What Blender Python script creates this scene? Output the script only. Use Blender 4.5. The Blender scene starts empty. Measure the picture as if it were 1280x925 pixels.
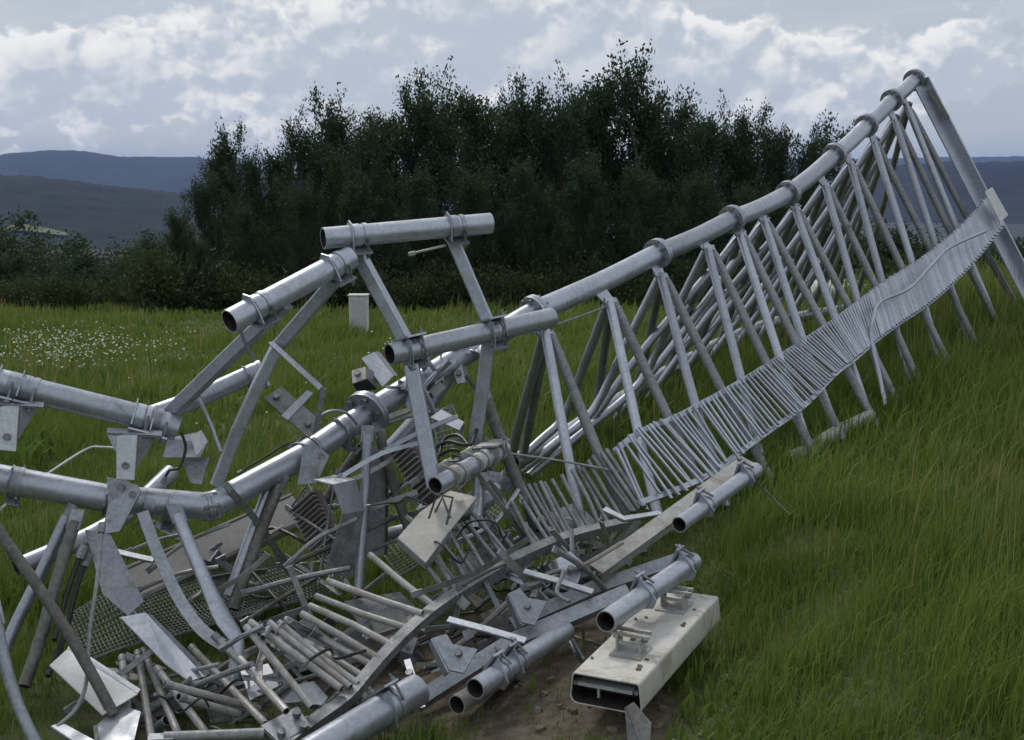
import bpy, math, random
import numpy as np
from mathutils import Vector, Matrix, Euler

S = bpy.context.scene
R = math.radians
random.seed(7)
rng = np.random.default_rng(7)

# ------------------------------------------------------------------ camera
HAZE = 6.5e-5
FOC = 1600.0                      # focal length in photograph pixels (1280 wide)
EYE = 1.6
PITCH = math.atan((462.5 - 230.0) / FOC)
cam_d = bpy.data.cameras.new('camera')
cam_d.sensor_width = 36.0
cam_d.lens = FOC / 1280.0 * 36.0
cam_d.clip_start = 0.05
cam_d.clip_end = 60000
cam = bpy.data.objects.new('camera', cam_d)
S.collection.objects.link(cam)
cam.location = (0, 0, EYE)
cam.rotation_euler = (math.pi / 2 - PITCH, 0, 0)
S.camera = cam
S.view_settings.view_transform = 'Standard'
S.view_settings.look = 'None'
S.view_settings.exposure = 0.0
S.view_settings.gamma = 1.0
cy = S.cycles
cy.max_bounces, cy.diffuse_bounces, cy.glossy_bounces = 4, 2, 2
cy.transmission_bounces, cy.volume_bounces, cy.transparent_max_bounces = 2, 1, 4
cy.caustics_reflective = cy.caustics_refractive = False

# ------------------------------------------------------------------ sky and sun
SUN_EL, SUN_AZ = 48.0, -28.0      # azimuth from straight ahead (+Y), negative to the left
w = bpy.data.worlds.new('World')
S.world = w
w.use_nodes = True
NT = w.node_tree
w.cycles.sampling_method = 'MANUAL'
w.cycles.sample_map_resolution = 128
NT.nodes.clear()


def nd(nt, t, **kw):
    n = nt.nodes.new(t)
    for k, v in kw.items():
        if k in ('op',):
            n.operation = v
        else:
            setattr(n, k, v)
    return n


def math_n(nt, op, a, b=None, c=None, clamp=False):
    n = nt.nodes.new('ShaderNodeMath')
    n.operation = op
    n.use_clamp = clamp
    for i, v in enumerate((a, b, c)):
        if v is None:
            continue
        if isinstance(v, (int, float)):
            n.inputs[i].default_value = v
        else:
            nt.links.new(v, n.inputs[i])
    return n.outputs[0]


def smooth_n(nt, v, lo, hi, a=0.0, b=1.0):
    n = nt.nodes.new('ShaderNodeMapRange')
    n.interpolation_type = 'SMOOTHSTEP'
    n.inputs['From Min'].default_value = lo
    n.inputs['From Max'].default_value = hi
    n.inputs['To Min'].default_value = a
    n.inputs['To Max'].default_value = b
    nt.links.new(v, n.inputs['Value'])
    return n.outputs['Result']


def mix_n(nt, fac, a, b, blend='MIX'):
    n = nt.nodes.new('ShaderNodeMix')
    n.data_type = 'RGBA'
    n.blend_type = blend
    for key, v in (('Factor', fac), ('A', a), ('B', b)):
        s = [i for i in n.inputs if i.name == key and (i.type == ('VALUE' if key == 'Factor' else 'RGBA'))][0]
        if isinstance(v, (int, float)):
            s.default_value = v
        elif isinstance(v, (tuple, list)):
            s.default_value = (*v[:3], 1.0)
        else:
            nt.links.new(v, s)
    return [o for o in n.outputs if o.type == 'RGBA'][0]


def noise_n(nt, vec, scale, detail=4.0, rough=0.5, dist=0.0, lac=2.0):
    n = nt.nodes.new('ShaderNodeTexNoise')
    n.inputs['Scale'].default_value = scale
    n.inputs['Detail'].default_value = detail
    n.inputs['Roughness'].default_value = rough
    n.inputs['Distortion'].default_value = dist
    n.inputs['Lacunarity'].default_value = lac
    if vec is not None:
        nt.links.new(vec, n.inputs['Vector'])
    return n.outputs['Fac']


def build_sky():
    nt = NT
    out = nd(nt, 'ShaderNodeOutputWorld')
    sky = nd(nt, 'ShaderNodeTexSky', sky_type='NISHITA')
    sky.sun_disc = False
    sky.sun_elevation = R(SUN_EL)
    sky.sun_rotation = R(SUN_AZ)
    sky.air_density = 1.0
    sky.dust_density = 1.5
    bg_sky = nd(nt, 'ShaderNodeBackground')
    bg_sky.inputs['Strength'].default_value = 0.065
    nt.links.new(sky.outputs[0], bg_sky.inputs['Color'])
    tc = nd(nt, 'ShaderNodeTexCoord')
    d = tc.outputs['Generated']
    sep = nd(nt, 'ShaderNodeSeparateXYZ')
    nt.links.new(d, sep.inputs[0])
    z = sep.outputs['Z']

    def mapped(off, sc):
        m = nd(nt, 'ShaderNodeMapping')
        m.inputs['Location'].default_value = off
        m.inputs['Scale'].default_value = sc
        nt.links.new(d, m.inputs['Vector'])
        return m.outputs[0]
    OX, OY, OZ = SKY_OFF
    sc = (1.0, 1.0, 1.30)

    def puffs(dx, dz):
        m = mapped((OX + dx, OY, OZ + dz), sc)
        big = noise_n(nt, m, 5.2, 2.0, 0.5)
        fine = noise_n(nt, m, 26.0, 5.0, 0.60)
        vor = nd(nt, 'ShaderNodeTexVoronoi')
        vor.feature = 'F1'
        vor.normalize = True
        vor.inputs['Scale'].default_value = 12.0
        vor.inputs['Detail'].default_value = 3.0
        vor.inputs['Roughness'].default_value = 0.62
        vor.inputs['Lacunarity'].default_value = 2.1
        wv = nd(nt, 'ShaderNodeVectorMath', op='MULTIPLY_ADD')
        cb = nd(nt, 'ShaderNodeCombineXYZ')
        for i in range(3):
            nt.links.new(fine, cb.inputs[i])
        nt.links.new(cb.outputs[0], wv.inputs[0])
        wv.inputs[1].default_value = (0.035, 0.035, 0.035)
        nt.links.new(m, wv.inputs[2])
        nt.links.new(wv.outputs[0], vor.inputs['Vector'])
        v = math_n(nt, 'SUBTRACT', 0.40, vor.outputs['Distance'])
        a = math_n(nt, 'MULTIPLY_ADD', big, 1.15, -0.175)
        a = math_n(nt, 'MULTIPLY_ADD', fine, 0.12, a)
        return math_n(nt, 'MULTIPLY_ADD', v, 1.0, a)
    d1 = puffs(0, 0)
    d2 = puffs(0.006, -0.016)
    # cumulus bank standing along the horizon, thinner veil of high cloud above
    up = smooth_n(nt, z, 0.015, 0.080, -0.10, 0.12)
    hi = smooth_n(nt, z, 0.065, 0.170, 0.03, -0.27)
    bias = math_n(nt, 'ADD', up, hi)
    dd = math_n(nt, 'ADD', d1, bias)
    mask = smooth_n(nt, dd, CL_LO, CL_LO + 0.05)
    lit = math_n(nt, 'SUBTRACT', d2, d1)
    lit = smooth_n(nt, lit, -0.065, 0.075)
    thick = smooth_n(nt, dd, CL_LO + 0.05, CL_LO + 0.32, 1.0, 0.45)
    bright = math_n(nt, 'MULTIPLY', math_n(nt, 'MULTIPLY_ADD', lit, 0.85, 0.15), thick, clamp=True)
    ccol = mix_n(nt, bright, (0.49, 0.555, 0.64), (1.0, 0.985, 0.955))
    vn = noise_n(nt, mapped((1.3, 0.4, 2.0), (1.0, 1.0, 5.0)), 4.0, 4.0, 0.55, 0.6)
    vcol = mix_n(nt, smooth_n(nt, vn, 0.32, 0.68), (0.535, 0.60, 0.67), (0.69, 0.71, 0.735))
    hz = smooth_n(nt, z, 0.0, 0.08, 0.8, 0.0)
    vcol = mix_n(nt, hz, vcol, (0.53, 0.62, 0.70))
    col = mix_n(nt, math_n(nt, 'MULTIPLY', mask, 0.92), vcol, ccol)
    bg_c = nd(nt, 'ShaderNodeBackground')
    bg_c.inputs['Strength'].default_value = 1.0
    nt.links.new(col, bg_c.inputs['Color'])
    mx = nd(nt, 'ShaderNodeMixShader')
    fac = math_n(nt, 'MAXIMUM', math_n(nt, 'MULTIPLY', mask, 0.97), 0.80)
    nt.links.new(fac, mx.inputs[0])
    nt.links.new(bg_sky.outputs[0], mx.inputs[1])
    nt.links.new(bg_c.outputs[0], mx.inputs[2])
    nt.links.new(mx.outputs[0], out.inputs[0])


SKY_OFF = (5.2, 1.1, 2.0)
CL_LO = 0.45
build_sky()
sun_d = bpy.data.lights.new('sun', 'SUN')
sun_d.energy = 1.5
sun_d.angle = R(10)
sun_d.color = (1.0, 0.95, 0.88)
sun = bpy.data.objects.new('sun', sun_d)
S.collection.objects.link(sun)
_sd = Vector((math.sin(R(SUN_AZ)) * math.cos(R(SUN_EL)), math.cos(R(SUN_AZ)) * math.cos(R(SUN_EL)), math.sin(R(SUN_EL))))
sun.rotation_euler = _sd.to_track_quat('Z', 'Y').to_euler()
sun.location = (0, 0, 60)

# ------------------------------------------------------------------ geometry helpers
WL = {}                            # world location of every object, by name


def P(px, py, z):
    """photograph pixel + distance along the lens axis -> point in the place"""
    u = (px - 640.0) / FOC
    v = (462.5 - py) / FOC
    c, s = math.cos(PITCH), math.sin(PITCH)
    return Vector((u * z, (c + v * s) * z, EYE + (-s + v * c) * z))


def PP(l):
    return [P(*q) for q in l]


def tag(o, label, cat, group=None):
    o['label'] = label
    o['category'] = cat
    if group:
        o['group'] = group
    return o


def thing(name, loc, label, cat, group=None):
    o = bpy.data.objects.new(name, None)
    o.empty_display_size = 0.1
    S.collection.objects.link(o)
    o.location = loc
    WL[o.name] = Vector(loc)
    return tag(o, label, cat, group)


def link(name, me, parent, wloc):
    o = bpy.data.objects.new(name, me)
    S.collection.objects.link(o)
    WL[o.name] = Vector(wloc)
    if parent is not None:
        o.parent = parent
        o.location = Vector(wloc) - WL[parent.name]
    else:
        o.location = wloc
    return o


def mk(name, geo, mat, parent=None, smooth=True, ang=35):
    verts, faces = geo[0], geo[1]
    inner = geo[2] if len(geo) > 2 else None
    V = np.array([tuple(v) for v in verts], dtype=float)
    c = (V.min(0) + V.max(0)) / 2
    me = bpy.data.meshes.new(name)
    me.from_pydata((V - c).tolist(), [], faces)
    me.materials.append(mat)
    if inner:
        me.materials.append(M_GRIME)  # inner walls coloured dark to stand for shade in the hollow
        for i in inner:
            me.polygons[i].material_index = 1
    if smooth:
        me.polygons.foreach_set('use_smooth', [True] * len(me.polygons))
        me.set_sharp_from_angle(angle=R(ang))
    me.update()
    return link(name, me, parent, c)


def join(*geos):
    V, F = [], []
    for gg in geos:
        v, f = gg[0], gg[1]
        n = len(V)
        V += [Vector(p) for p in v]
        F += [tuple(i + n for i in q) for q in f]
    return V, F


def frames(pts):
    pts = [Vector(p) for p in pts]
    n = len(pts)
    T = []
    for i in range(n):
        a = pts[max(i - 1, 0)]
        b = pts[min(i + 1, n - 1)]
        if 0 < i < n - 1:
            t = ((pts[i] - a).normalized() + (b - pts[i]).normalized())
            if t.length < 1e-6:
                t = b - a
        else:
            t = b - a
        T.append(t.normalized())
    ref = Vector((0, 0, 1))
    if abs(T[0].dot(ref)) > 0.92:
        ref = Vector((0, 1, 0))
    U = [(ref - T[0] * ref.dot(T[0])).normalized()]
    for i in range(1, n):
        u = U[-1] - T[i] * U[-1].dot(T[i])
        U.append(u.normalized())
    return pts, T, U


def spline(pts, k=5):
    pts = [Vector(p) for p in pts]
    if len(pts) < 3:
        return pts
    out = []
    for i in range(len(pts) - 1):
        p0 = pts[max(i - 1, 0)]
        p1, p2 = pts[i], pts[i + 1]
        p3 = pts[min(i + 2, len(pts) - 1)]
        for j in range(k):
            t = j / k
            out.append(0.5 * ((2 * p1) + (p2 - p0) * t + (2 * p0 - 5 * p1 + 4 * p2 - p3) * t * t + (3 * p1 - p0 - 3 * p2 + p3) * t ** 3))
    out.append(pts[-1])
    return out


def tube_g(pts, r, seg=20, wall=None, squash=None):
    """round tube along a path; open hollow ends when wall is given"""
    pts, T, U = frames(pts)
    V, F = [], []
    n = len(pts)
    rad = r if isinstance(r, (list, tuple)) else [r] * n

    def ring(i, rr):
        W = T[i].cross(U[i])
        k = squash[i] if squash else 1.0
        for s in range(seg):
            a = 2 * math.pi * s / seg
            V.append(pts[i] + U[i] * (math.cos(a) * rr * k) + W * (math.sin(a) * rr * (2 - k)))
    for i in range(n):
        ring(i, rad[i])

    def strip(a, b, flip=False):
        for s in range(seg):
            t = (s + 1) % seg
            q = (a * seg + s, a * seg + t, b * seg + t, b * seg + s)
            F.append(q[::-1] if flip else q)
    for i in range(n - 1):
        strip(i, i + 1)
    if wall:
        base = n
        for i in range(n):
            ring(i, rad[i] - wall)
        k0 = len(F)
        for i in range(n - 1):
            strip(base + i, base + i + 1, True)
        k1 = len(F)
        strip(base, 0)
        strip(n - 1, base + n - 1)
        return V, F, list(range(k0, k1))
    else:
        F.append(tuple(reversed(range(seg))))
        F.append(tuple((n - 1) * seg + s for s in range(seg)))
    return V, F


def bar_g(pts, wd, ht, up=None, bevel=0.0):
    """rectangular bar along a path, wd across, ht along 'up'"""
    pts, T, U = frames(pts)
    V, F = [], []
    n = len(pts)
    up = Vector(up) if up is not None else None
    b = bevel
    sec = [(-wd / 2, -ht / 2), (wd / 2, -ht / 2), (wd / 2, ht / 2), (-wd / 2, ht / 2)]
    if b > 0:
        x, y = wd / 2, ht / 2
        sec = [(-x + b, -y), (x - b, -y), (x, -y + b), (x, y - b), (x - b, y), (-x + b, y), (-x, y - b), (-x, -y + b)]
    m = len(sec)
    for i in range(n):
        u = U[i]
        if up is not None:
            u = (up - T[i] * up.dot(T[i])).normalized()
        W = T[i].cross(u)
        for a, c in sec:
            V.append(pts[i] + W * a + u * c)
    for i in range(n - 1):
        for s in range(m):
            t = (s + 1) % m
            F.append((i * m + s, i * m + t, (i + 1) * m + t, (i + 1) * m + s))
    F.append(tuple(reversed(range(m))))
    F.append(tuple((n - 1) * m + s for s in range(m)))
    return V, F


def plate_g(pts, th):
    """flat plate: polygon outline (near planar), thickness th"""
    pts = [Vector(p) for p in pts]
    c = sum(pts, Vector()) / len(pts)
    nrm = Vector()
    for i in range(len(pts)):
        nrm += (pts[i] - c).cross(pts[(i + 1) % len(pts)] - c)
    nrm.normalize()
    n = len(pts)
    V = [p + nrm * th / 2 for p in pts] + [p - nrm * th / 2 for p in pts]
    F = [tuple(range(n)), tuple(reversed(range(n, 2 * n)))]
    for i in range(n):
        j = (i + 1) % n
        F.append((i, n + i, n + j, j))
    return V, F


def box_g(c, ax, ay, az):
    c = Vector(c)
    V = []
    for sx in (-1, 1):
        for sy in (-1, 1):
            for sz in (-1, 1):
                V.append(c + ax * sx * 0.5 + ay * sy * 0.5 + az * sz * 0.5)
    F = [(0, 1, 3, 2), (4, 6, 7, 5), (0, 4, 5, 1), (2, 3, 7, 6), (0, 2, 6, 4), (1, 5, 7, 3)]
    if ax.cross(ay).dot(az) < 0:
        F = [f[::-1] for f in F]
    return V, F


def disc_g(c, ax, r, th, seg=24, rin=None):
    ax = Vector(ax).normalized()
    return tube_g([Vector(c) - ax * th / 2, Vector(c) + ax * th / 2], r, seg, (r - rin) if rin else None)


def basis(ax, up=(0, 0, 1)):
    ax = Vector(ax).normalized()
    up = Vector(up)
    if abs(ax.dot(up.normalized())) > 0.95:
        up = Vector((0, 1, 0))
    u = (up - ax * up.dot(ax)).normalized()
    return ax, u, ax.cross(u)


# ------------------------------------------------------------------ materials
def new_mat(name):
    m = bpy.data.materials.new(name)
    m.use_nodes = True
    nt = m.node_tree
    b = nt.nodes['Principled BSDF']
    return m, nt, b


def metal(name, c0, c1, metallic=0.45, rough=(0.38, 0.6), dirt=0.0, dirt_col=(0.16, 0.12, 0.07), scale=16.0, var=0.16):
    m, nt, b = new_mat(name)
    tc = nd(nt, 'ShaderNodeTexCoord')
    oi = nd(nt, 'ShaderNodeObjectInfo')
    add = nd(nt, 'ShaderNodeVectorMath', op='ADD')
    comb = nd(nt, 'ShaderNodeCombineXYZ')
    r7 = math_n(nt, 'MULTIPLY', oi.outputs['Random'], 37.0)
    for i in range(3):
        nt.links.new(r7, comb.inputs[i])
    nt.links.new(tc.outputs['Object'], add.inputs[0])
    nt.links.new(comb.outputs[0], add.inputs[1])
    v = add.outputs[0]
    n1 = noise_n(nt, v, scale, 6.0, 0.6, 0.3)
    n2 = noise_n(nt, v, scale * 0.22, 3.0, 0.55)
    vor = nd(nt, 'ShaderNodeTexVoronoi')
    vor.inputs['Scale'].default_value = 70.0
    nt.links.new(v, vor.inputs['Vector'])
    sp = nd(nt, 'ShaderNodeSeparateColor')
    nt.links.new(vor.outputs['Color'], sp.inputs[0])
    f = math_n(nt, 'MULTIPLY_ADD', sp.outputs[0], 0.28, math_n(nt, 'MULTIPLY_ADD', n1, 0.7, math_n(nt, 'MULTIPLY', n2, 0.5)))
    f = smooth_n(nt, f, 0.45, 1.0)
    col = mix_n(nt, f, c0, c1)
    br = math_n(nt, 'MULTIPLY_ADD', oi.outputs['Random'], var * 2, 1.0 - var)
    cb = nd(nt, 'ShaderNodeCombineColor')
    for i in range(3):
        nt.links.new(br, cb.inputs[i])
    col = mix_n(nt, 1.0, col, cb.outputs[0], 'MULTIPLY')
    if dirt > 0:
        n3 = noise_n(nt, v, 5.0, 8.0, 0.7, 0.8)
        df = smooth_n(nt, n3, 0.62 - dirt * 0.28, 0.80 - dirt * 0.22, 0.0, 0.85)
        col = mix_n(nt, df, col, dirt_col)
        mt = math_n(nt, 'MULTIPLY_ADD', df, -metallic, metallic, clamp=True)
        nt.links.new(mt, b.inputs['Metallic'])
    else:
        b.inputs['Metallic'].default_value = metallic
    nt.links.new(col, b.inputs['Base Color'])
    nt.links.new(smooth_n(nt, n1, 0.3, 0.7, rough[0], rough[1]), b.inputs['Roughness'])
    bp = nd(nt, 'ShaderNodeBump')
    bp.inputs['Strength'].default_value = 0.18
    bp.inputs['Distance'].default_value = 0.004
    nt.links.new(n1, bp.inputs['Height'])
    nt.links.new(bp.outputs[0], b.inputs['Normal'])
    return m


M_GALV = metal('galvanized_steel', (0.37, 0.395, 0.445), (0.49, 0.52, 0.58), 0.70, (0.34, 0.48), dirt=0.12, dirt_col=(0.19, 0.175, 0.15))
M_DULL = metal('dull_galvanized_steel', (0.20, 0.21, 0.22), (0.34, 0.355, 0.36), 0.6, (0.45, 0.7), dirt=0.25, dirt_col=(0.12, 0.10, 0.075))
M_DARK = metal('dark_weathered_steel', (0.10, 0.10, 0.095), (0.20, 0.195, 0.18), 0.35, (0.5, 0.75), dirt=0.5, dirt_col=(0.085, 0.065, 0.045))
M_DIRTY = metal('mud_splashed_steel', (0.32, 0.32, 0.31), (0.47, 0.465, 0.45), 0.3, (0.45, 0.7), dirt=0.6, dirt_col=(0.25, 0.215, 0.165))
M_CHAN = metal('grey_channel_steel', (0.26, 0.28, 0.31), (0.40, 0.425, 0.46), 0.65, (0.42, 0.62), dirt=0.2)
M_BEIGE = metal('beige_fibreglass', (0.48, 0.46, 0.415), (0.58, 0.56, 0.51), 0.0, (0.5, 0.7), dirt=0.2, dirt_col=(0.22, 0.18, 0.12), var=0.06)
M_WHITE = metal('white_fibreglass', (0.58, 0.57, 0.525), (0.68, 0.67, 0.62), 0.0, (0.4, 0.6), dirt=0.62, dirt_col=(0.34, 0.29, 0.21), var=0.05)
M_SHEET = metal('bright_sheet_steel', (0.50, 0.53, 0.57), (0.68, 0.70, 0.74), 0.55, (0.4, 0.6), dirt=0.2)
M_PAINT = metal('white_painted_steel', (0.58, 0.59, 0.59), (0.70, 0.70, 0.69), 0.0, (0.4, 0.6), dirt=0.1, var=0.04)
M_RUBBER = metal('black_rubber', (0.012, 0.012, 0.013), (0.03, 0.03, 0.032), 0.0, (0.4, 0.6), var=0.3)
M_BOLT = metal('bolt_steel', (0.16, 0.16, 0.17), (0.34, 0.34, 0.35), 0.6, (0.4, 0.6))
M_GRIME = metal('grimy_pipe_bore', (0.02, 0.018, 0.016), (0.045, 0.04, 0.035), 0.0, (0.8, 0.95))  # shade inside pipes and antenna shell, painted as near-black colour
M_STONE = metal('pale_stone', (0.45, 0.44, 0.42), (0.62, 0.61, 0.58), 0.0, (0.8, 0.95), dirt=0.3, var=0.05, scale=4)


def sstep(x, a, b):
    t = np.clip((np.asarray(x, float) - a) / (b - a), 0, 1)
    return t * t * (3 - 2 * t)


# ------------------------------------------------------------------ terrain
def ground_h(x, y):
    x = np.asarray(x, float)
    y = np.asarray(y, float)
    base = -0.52 + 0.24 * sstep(x, -0.7, 0.5) + 0.28 * sstep(x, 0.5, 1.9)
    near = base + 0.48 * sstep(x, 2.0, 4.2) * sstep(y, 7.8, 11.2)
    far = -0.55 - 0.040 * (y - 8.0)
    t0 = 10.0 + 2.6 * sstep(x, 0.5, 4.0)
    t = sstep(y - t0, 0, 8.0)
    g = near * (1 - t) + far * t
    dr = np.clip(y - 30.0, 0, None)
    g = g - np.minimum(0.012 * dr * dr, 0.30 * dr)
    # drop flattens out on the valley floor
    r = np.sqrt(x * x + y * y)
    side = np.clip(np.abs(x) - 40.0, 0, None)
    g = g - np.minimum(0.004 * side * side, 0.25 * side)
    back = np.clip(-y - 30.0, 0, None)
    g = g - np.minimum(0.01 * back * back, 0.25 * back)
    bump = 0.035 * np.sin(x * 1.7 + 0.6 * y) * np.cos(y * 1.3 - 0.4 * x) + 0.02 * np.sin(3.1 * x + 1.0) * np.sin(2.7 * y)
    bump = bump * np.clip((y + 2) / 6, 0.2, 1)
    g = g + bump * np.exp(-r / 60)
    return np.maximum(g, -95.0 + 5 * np.sin(x / 420.0) * np.cos(y / 510.0))


def gh(x, y):
    return float(ground_h(x, y))


def ghit(px, py):
    """distance along the lens axis at which the pixel's ray meets the ground"""
    z = 2.5
    while z < 60:
        p = P(px, py, z)
        if p.z <= gh(p.x, p.y):
            return z
        z += 0.02
    return 60.0


def pile_mask(x, y):
    """1 under the heap of wreckage, where the grass is pressed down"""
    cx = -0.9 + (y - 4.6) * 0.95
    return (1 - sstep(np.abs(x - cx + 0.35), 0.65, 1.15)) * (1 - sstep(y, 6.2, 7.0))


def dirt_mask(x, y):
    a = ((x - 0.22) / 0.50) ** 2 + ((y - 4.50) / 0.42) ** 2 + 0.25 * np.sin(x * 9) * np.sin(y * 8)
    b = ((x + 0.1) / 0.9) ** 2 + ((y - 5.2) / 0.8) ** 2
    d = 1 - sstep(np.minimum(a, b * 1.1), 0.45, 1.15)
    return np.maximum(d, 0.42 * pile_mask(x, y) * (1 - sstep(y, 5.5, 6.1)) * (1 - sstep(x, 0.1, 0.6)))


def build_ground():
    na = 420
    rs = np.concatenate([[0.0], np.geomspace(0.6, 17500, 230)])
    # finer angles straight ahead
    t = np.linspace(-1, 1, na, endpoint=False)
    ang = np.pi * (0.35 * t + 0.65 * t ** 3)
    V = [(0, 0, gh(0, 0))]
    A, Rr = np.meshgrid(ang, rs[1:])
    X = Rr * np.sin(A)
    Y = Rr * np.cos(A)
    Z = ground_h(X, Y)
    V += np.stack([X.ravel(), Y.ravel(), Z.ravel()], 1).tolist()
    F = []
    for j in range(na):
        F.append((0, 1 + (j + 1) % na, 1 + j))
    for i in range(len(rs) - 2):
        for j in range(na):
            k = (j + 1) % na
            F.append((1 + i * na + j, 1 + i * na + k, 1 + (i + 1) * na + k, 1 + (i + 1) * na + j))
    me = bpy.data.meshes.new('ground')
    me.from_pydata(V, [], F)
    me.polygons.foreach_set('use_smooth', [True] * len(me.polygons))
    if me.polygons[0].normal.z < 0:
        me.flip_normals()
    at = me.attributes.new('bare', 'FLOAT', 'POINT')
    VA = np.array(V)
    dm = dirt_mask(VA[:, 0], VA[:, 1])
    at.data.foreach_set('value', dm.astype(np.float32))
    m, nt, b = new_mat('meadow_ground')
    tc = nd(nt, 'ShaderNodeTexCoord')
    v = tc.outputs['Object']
    n1 = noise_n(nt, v, 0.45, 6, 0.6)
    n2 = noise_n(nt, v, 6.0, 8, 0.65)
    col = mix_n(nt, smooth_n(nt, n1, 0.35, 0.65), (0.055, 0.078, 0.018), (0.10, 0.11, 0.032))
    col = mix_n(nt, smooth_n(nt, n2, 0.4, 0.75, 0, 0.6), col, (0.035, 0.035, 0.014))
    ln = nd(nt, 'ShaderNodeVectorMath', op='LENGTH')
    nt.links.new(v, ln.inputs[0])
    wood = mix_n(nt, smooth_n(nt, noise_n(nt, v, 0.02, 5, 0.65), 0.4, 0.6), (0.012, 0.017, 0.010), (0.028, 0.034, 0.018))
    col = mix_n(nt, smooth_n(nt, ln.outputs['Value'], 42.0, 60.0), col, wood)
    soil = mix_n(nt, smooth_n(nt, noise_n(nt, v, 14.0, 8, 0.7), 0.3, 0.7), (0.055, 0.044, 0.030), (0.165, 0.135, 0.095))
    an = nd(nt, 'ShaderNodeAttribute')
    an.attribute_name = 'bare'
    bf = math_n(nt, 'ADD', an.outputs['Fac'], math_n(nt, 'MULTIPLY_ADD', n2, 0.8, -0.4))
    col = mix_n(nt, smooth_n(nt, bf, 0.35, 0.6), col, soil)
    nt.links.new(col, b.inputs['Base Color'])
    b.inputs['Roughness'].default_value = 0.95
    bp = nd(nt, 'ShaderNodeBump')
    bp.inputs['Strength'].default_value = 0.9
    bp.inputs['Distance'].default_value = 0.05
    nt.links.new(n2, bp.inputs['Height'])
    nt.links.new(bp.outputs[0], b.inputs['Normal'])
    me.materials.append(m)
    o = bpy.data.objects.new('ground', me)
    S.collection.objects.link(o)
    o['kind'] = 'structure'
    WL[o.name] = Vector((0, 0, 0))


build_ground()


def forest_mat(name, c0, c1, scale):
    m, nt, b = new_mat(name)
    tc = nd(nt, 'ShaderNodeTexCoord')
    v = tc.outputs['Object']
    n1 = noise_n(nt, v, scale, 6, 0.7)
    n2 = noise_n(nt, v, scale * 0.08, 4, 0.6)
    f = math_n(nt, 'MULTIPLY_ADD', n1, 0.5, math_n(nt, 'MULTIPLY', n2, 0.5))
    nt.links.new(mix_n(nt, smooth_n(nt, f, 0.38, 0.62), c0, c1), b.inputs['Base Color'])
    b.inputs['Roughness'].default_value = 1.0
    b.inputs['Specular IOR Level'].default_value = 0.1
    bp = nd(nt, 'ShaderNodeBump')
    bp.inputs['Strength'].default_value = 1.0
    bp.inputs['Distance'].default_value = 8.0
    nt.links.new(n1, bp.inputs['Height'])
    nt.links.new(bp.outputs[0], b.inputs['Normal'])
    return m


M_FOREST = forest_mat('hill_forest', (0.004, 0.006, 0.005), (0.026, 0.032, 0.022), 0.014)


def hill(name, dist, prof, depth, mat, seed, rough):
    """ridge at a distance: prof = [(photo x, photo row of the skyline)]"""
    xs = np.array([p[0] for p in prof], float)
    rows = np.array([p[1] for p in prof], float)
    n = 260
    px = np.linspace(xs[0], xs[-1], n)
    row = np.interp(px, xs, rows)
    r = np.random.default_rng(seed)
    for k in range(1, 9):
        row = row + r.normal() * 1.2 / k * np.sin(px / (xs[-1] - xs[0]) * 6.28 * (2 ** (k * 0.75)) + r.uniform(0, 6))
    ks = np.linspace(-1, 1, 33)
    V, F = [], []
    for i in range(n):
        top = EYE + (230 - row[i]) / FOC * dist
        X = (px[i] - 640) / FOC
        for k in ks:
            yy = dist + k * depth
            s = math.cos(k * math.pi / 2) ** 1.2 if abs(k) < 1 else 0
            hgt = -110 + (top + 110) * s
            hgt += rough * (r.random() - 0.5) * (1 if abs(k) < 0.98 else 0) * s
            V.append((X * yy, yy, hgt))
    m = len(ks)
    for i in range(n - 1):
        for k in range(m - 1):
            F.append((i * m + k, (i + 1) * m + k, (i + 1) * m + k + 1, i * m + k + 1))
    o = mk(name, (V, F), mat, None, True, 180)
    o['kind'] = 'structure'
    return o


hill('hill', 7200, [(-900, 225), (-500, 205), (-200, 215), (-60, 205), (20, 193), (70, 189), (110, 190), (160, 197), (205, 197), (250, 196), (300, 205), (420, 225), (700, 240)], 1700, M_FOREST, 1, 5)
hill('hill', 2600, [(-900, 240), (-400, 215), (-100, 217), (0, 219), (60, 223), (140, 232), (220, 240), (330, 250), (500, 262), (700, 280)], 900, M_FOREST, 2, 7)
hill('hill', 9500, [(400, 240), (700, 215), (1000, 198), (1100, 196), (1200, 195), (1300, 194), (1500, 190), (1900, 200), (2300, 230)], 1900, M_FOREST, 3, 6)
hill('hill', 4300, [(500, 262), (800, 236), (980, 222), (1090, 211), (1180, 204), (1290, 200), (1500, 196), (1900, 205), (2300, 235)], 1300, M_FOREST, 4, 7)

fm, fnt, fb = new_mat('pale_field')
fb.inputs['Base Color'].default_value = (0.13, 0.15, 0.06, 1)
fb.inputs['Roughness'].default_value = 1.0
Vf, Ff = [], []
hp = [(-100, 217), (0, 219), (60, 223), (140, 232)]
for i in range(15):
    t = i / 14
    px = 2 + 84 * t
    for j in range(5):
        k = -0.765 + 0.011 * j * math.sin(math.pi * (0.08 + 0.84 * t)) ** 0.6 + 0.012 * math.sin(5 * t)
        yy = 2600 + k * 900
        top = EYE + (230 - np.interp(px, [a for a, _ in hp], [b for _, b in hp])) / FOC * 2600
        Vf.append(((px - 640) / FOC * yy, yy, -110 + (top + 110) * math.cos(k * math.pi / 2) ** 1.2 + 4.0))
for i in range(14):
    for j in range(4):
        Ff.append((i * 5 + j, (i + 1) * 5 + j, (i + 1) * 5 + j + 1, i * 5 + j + 1))
mk('field', (Vf, Ff), fm, None, True, 180)['kind'] = 'structure'

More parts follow.
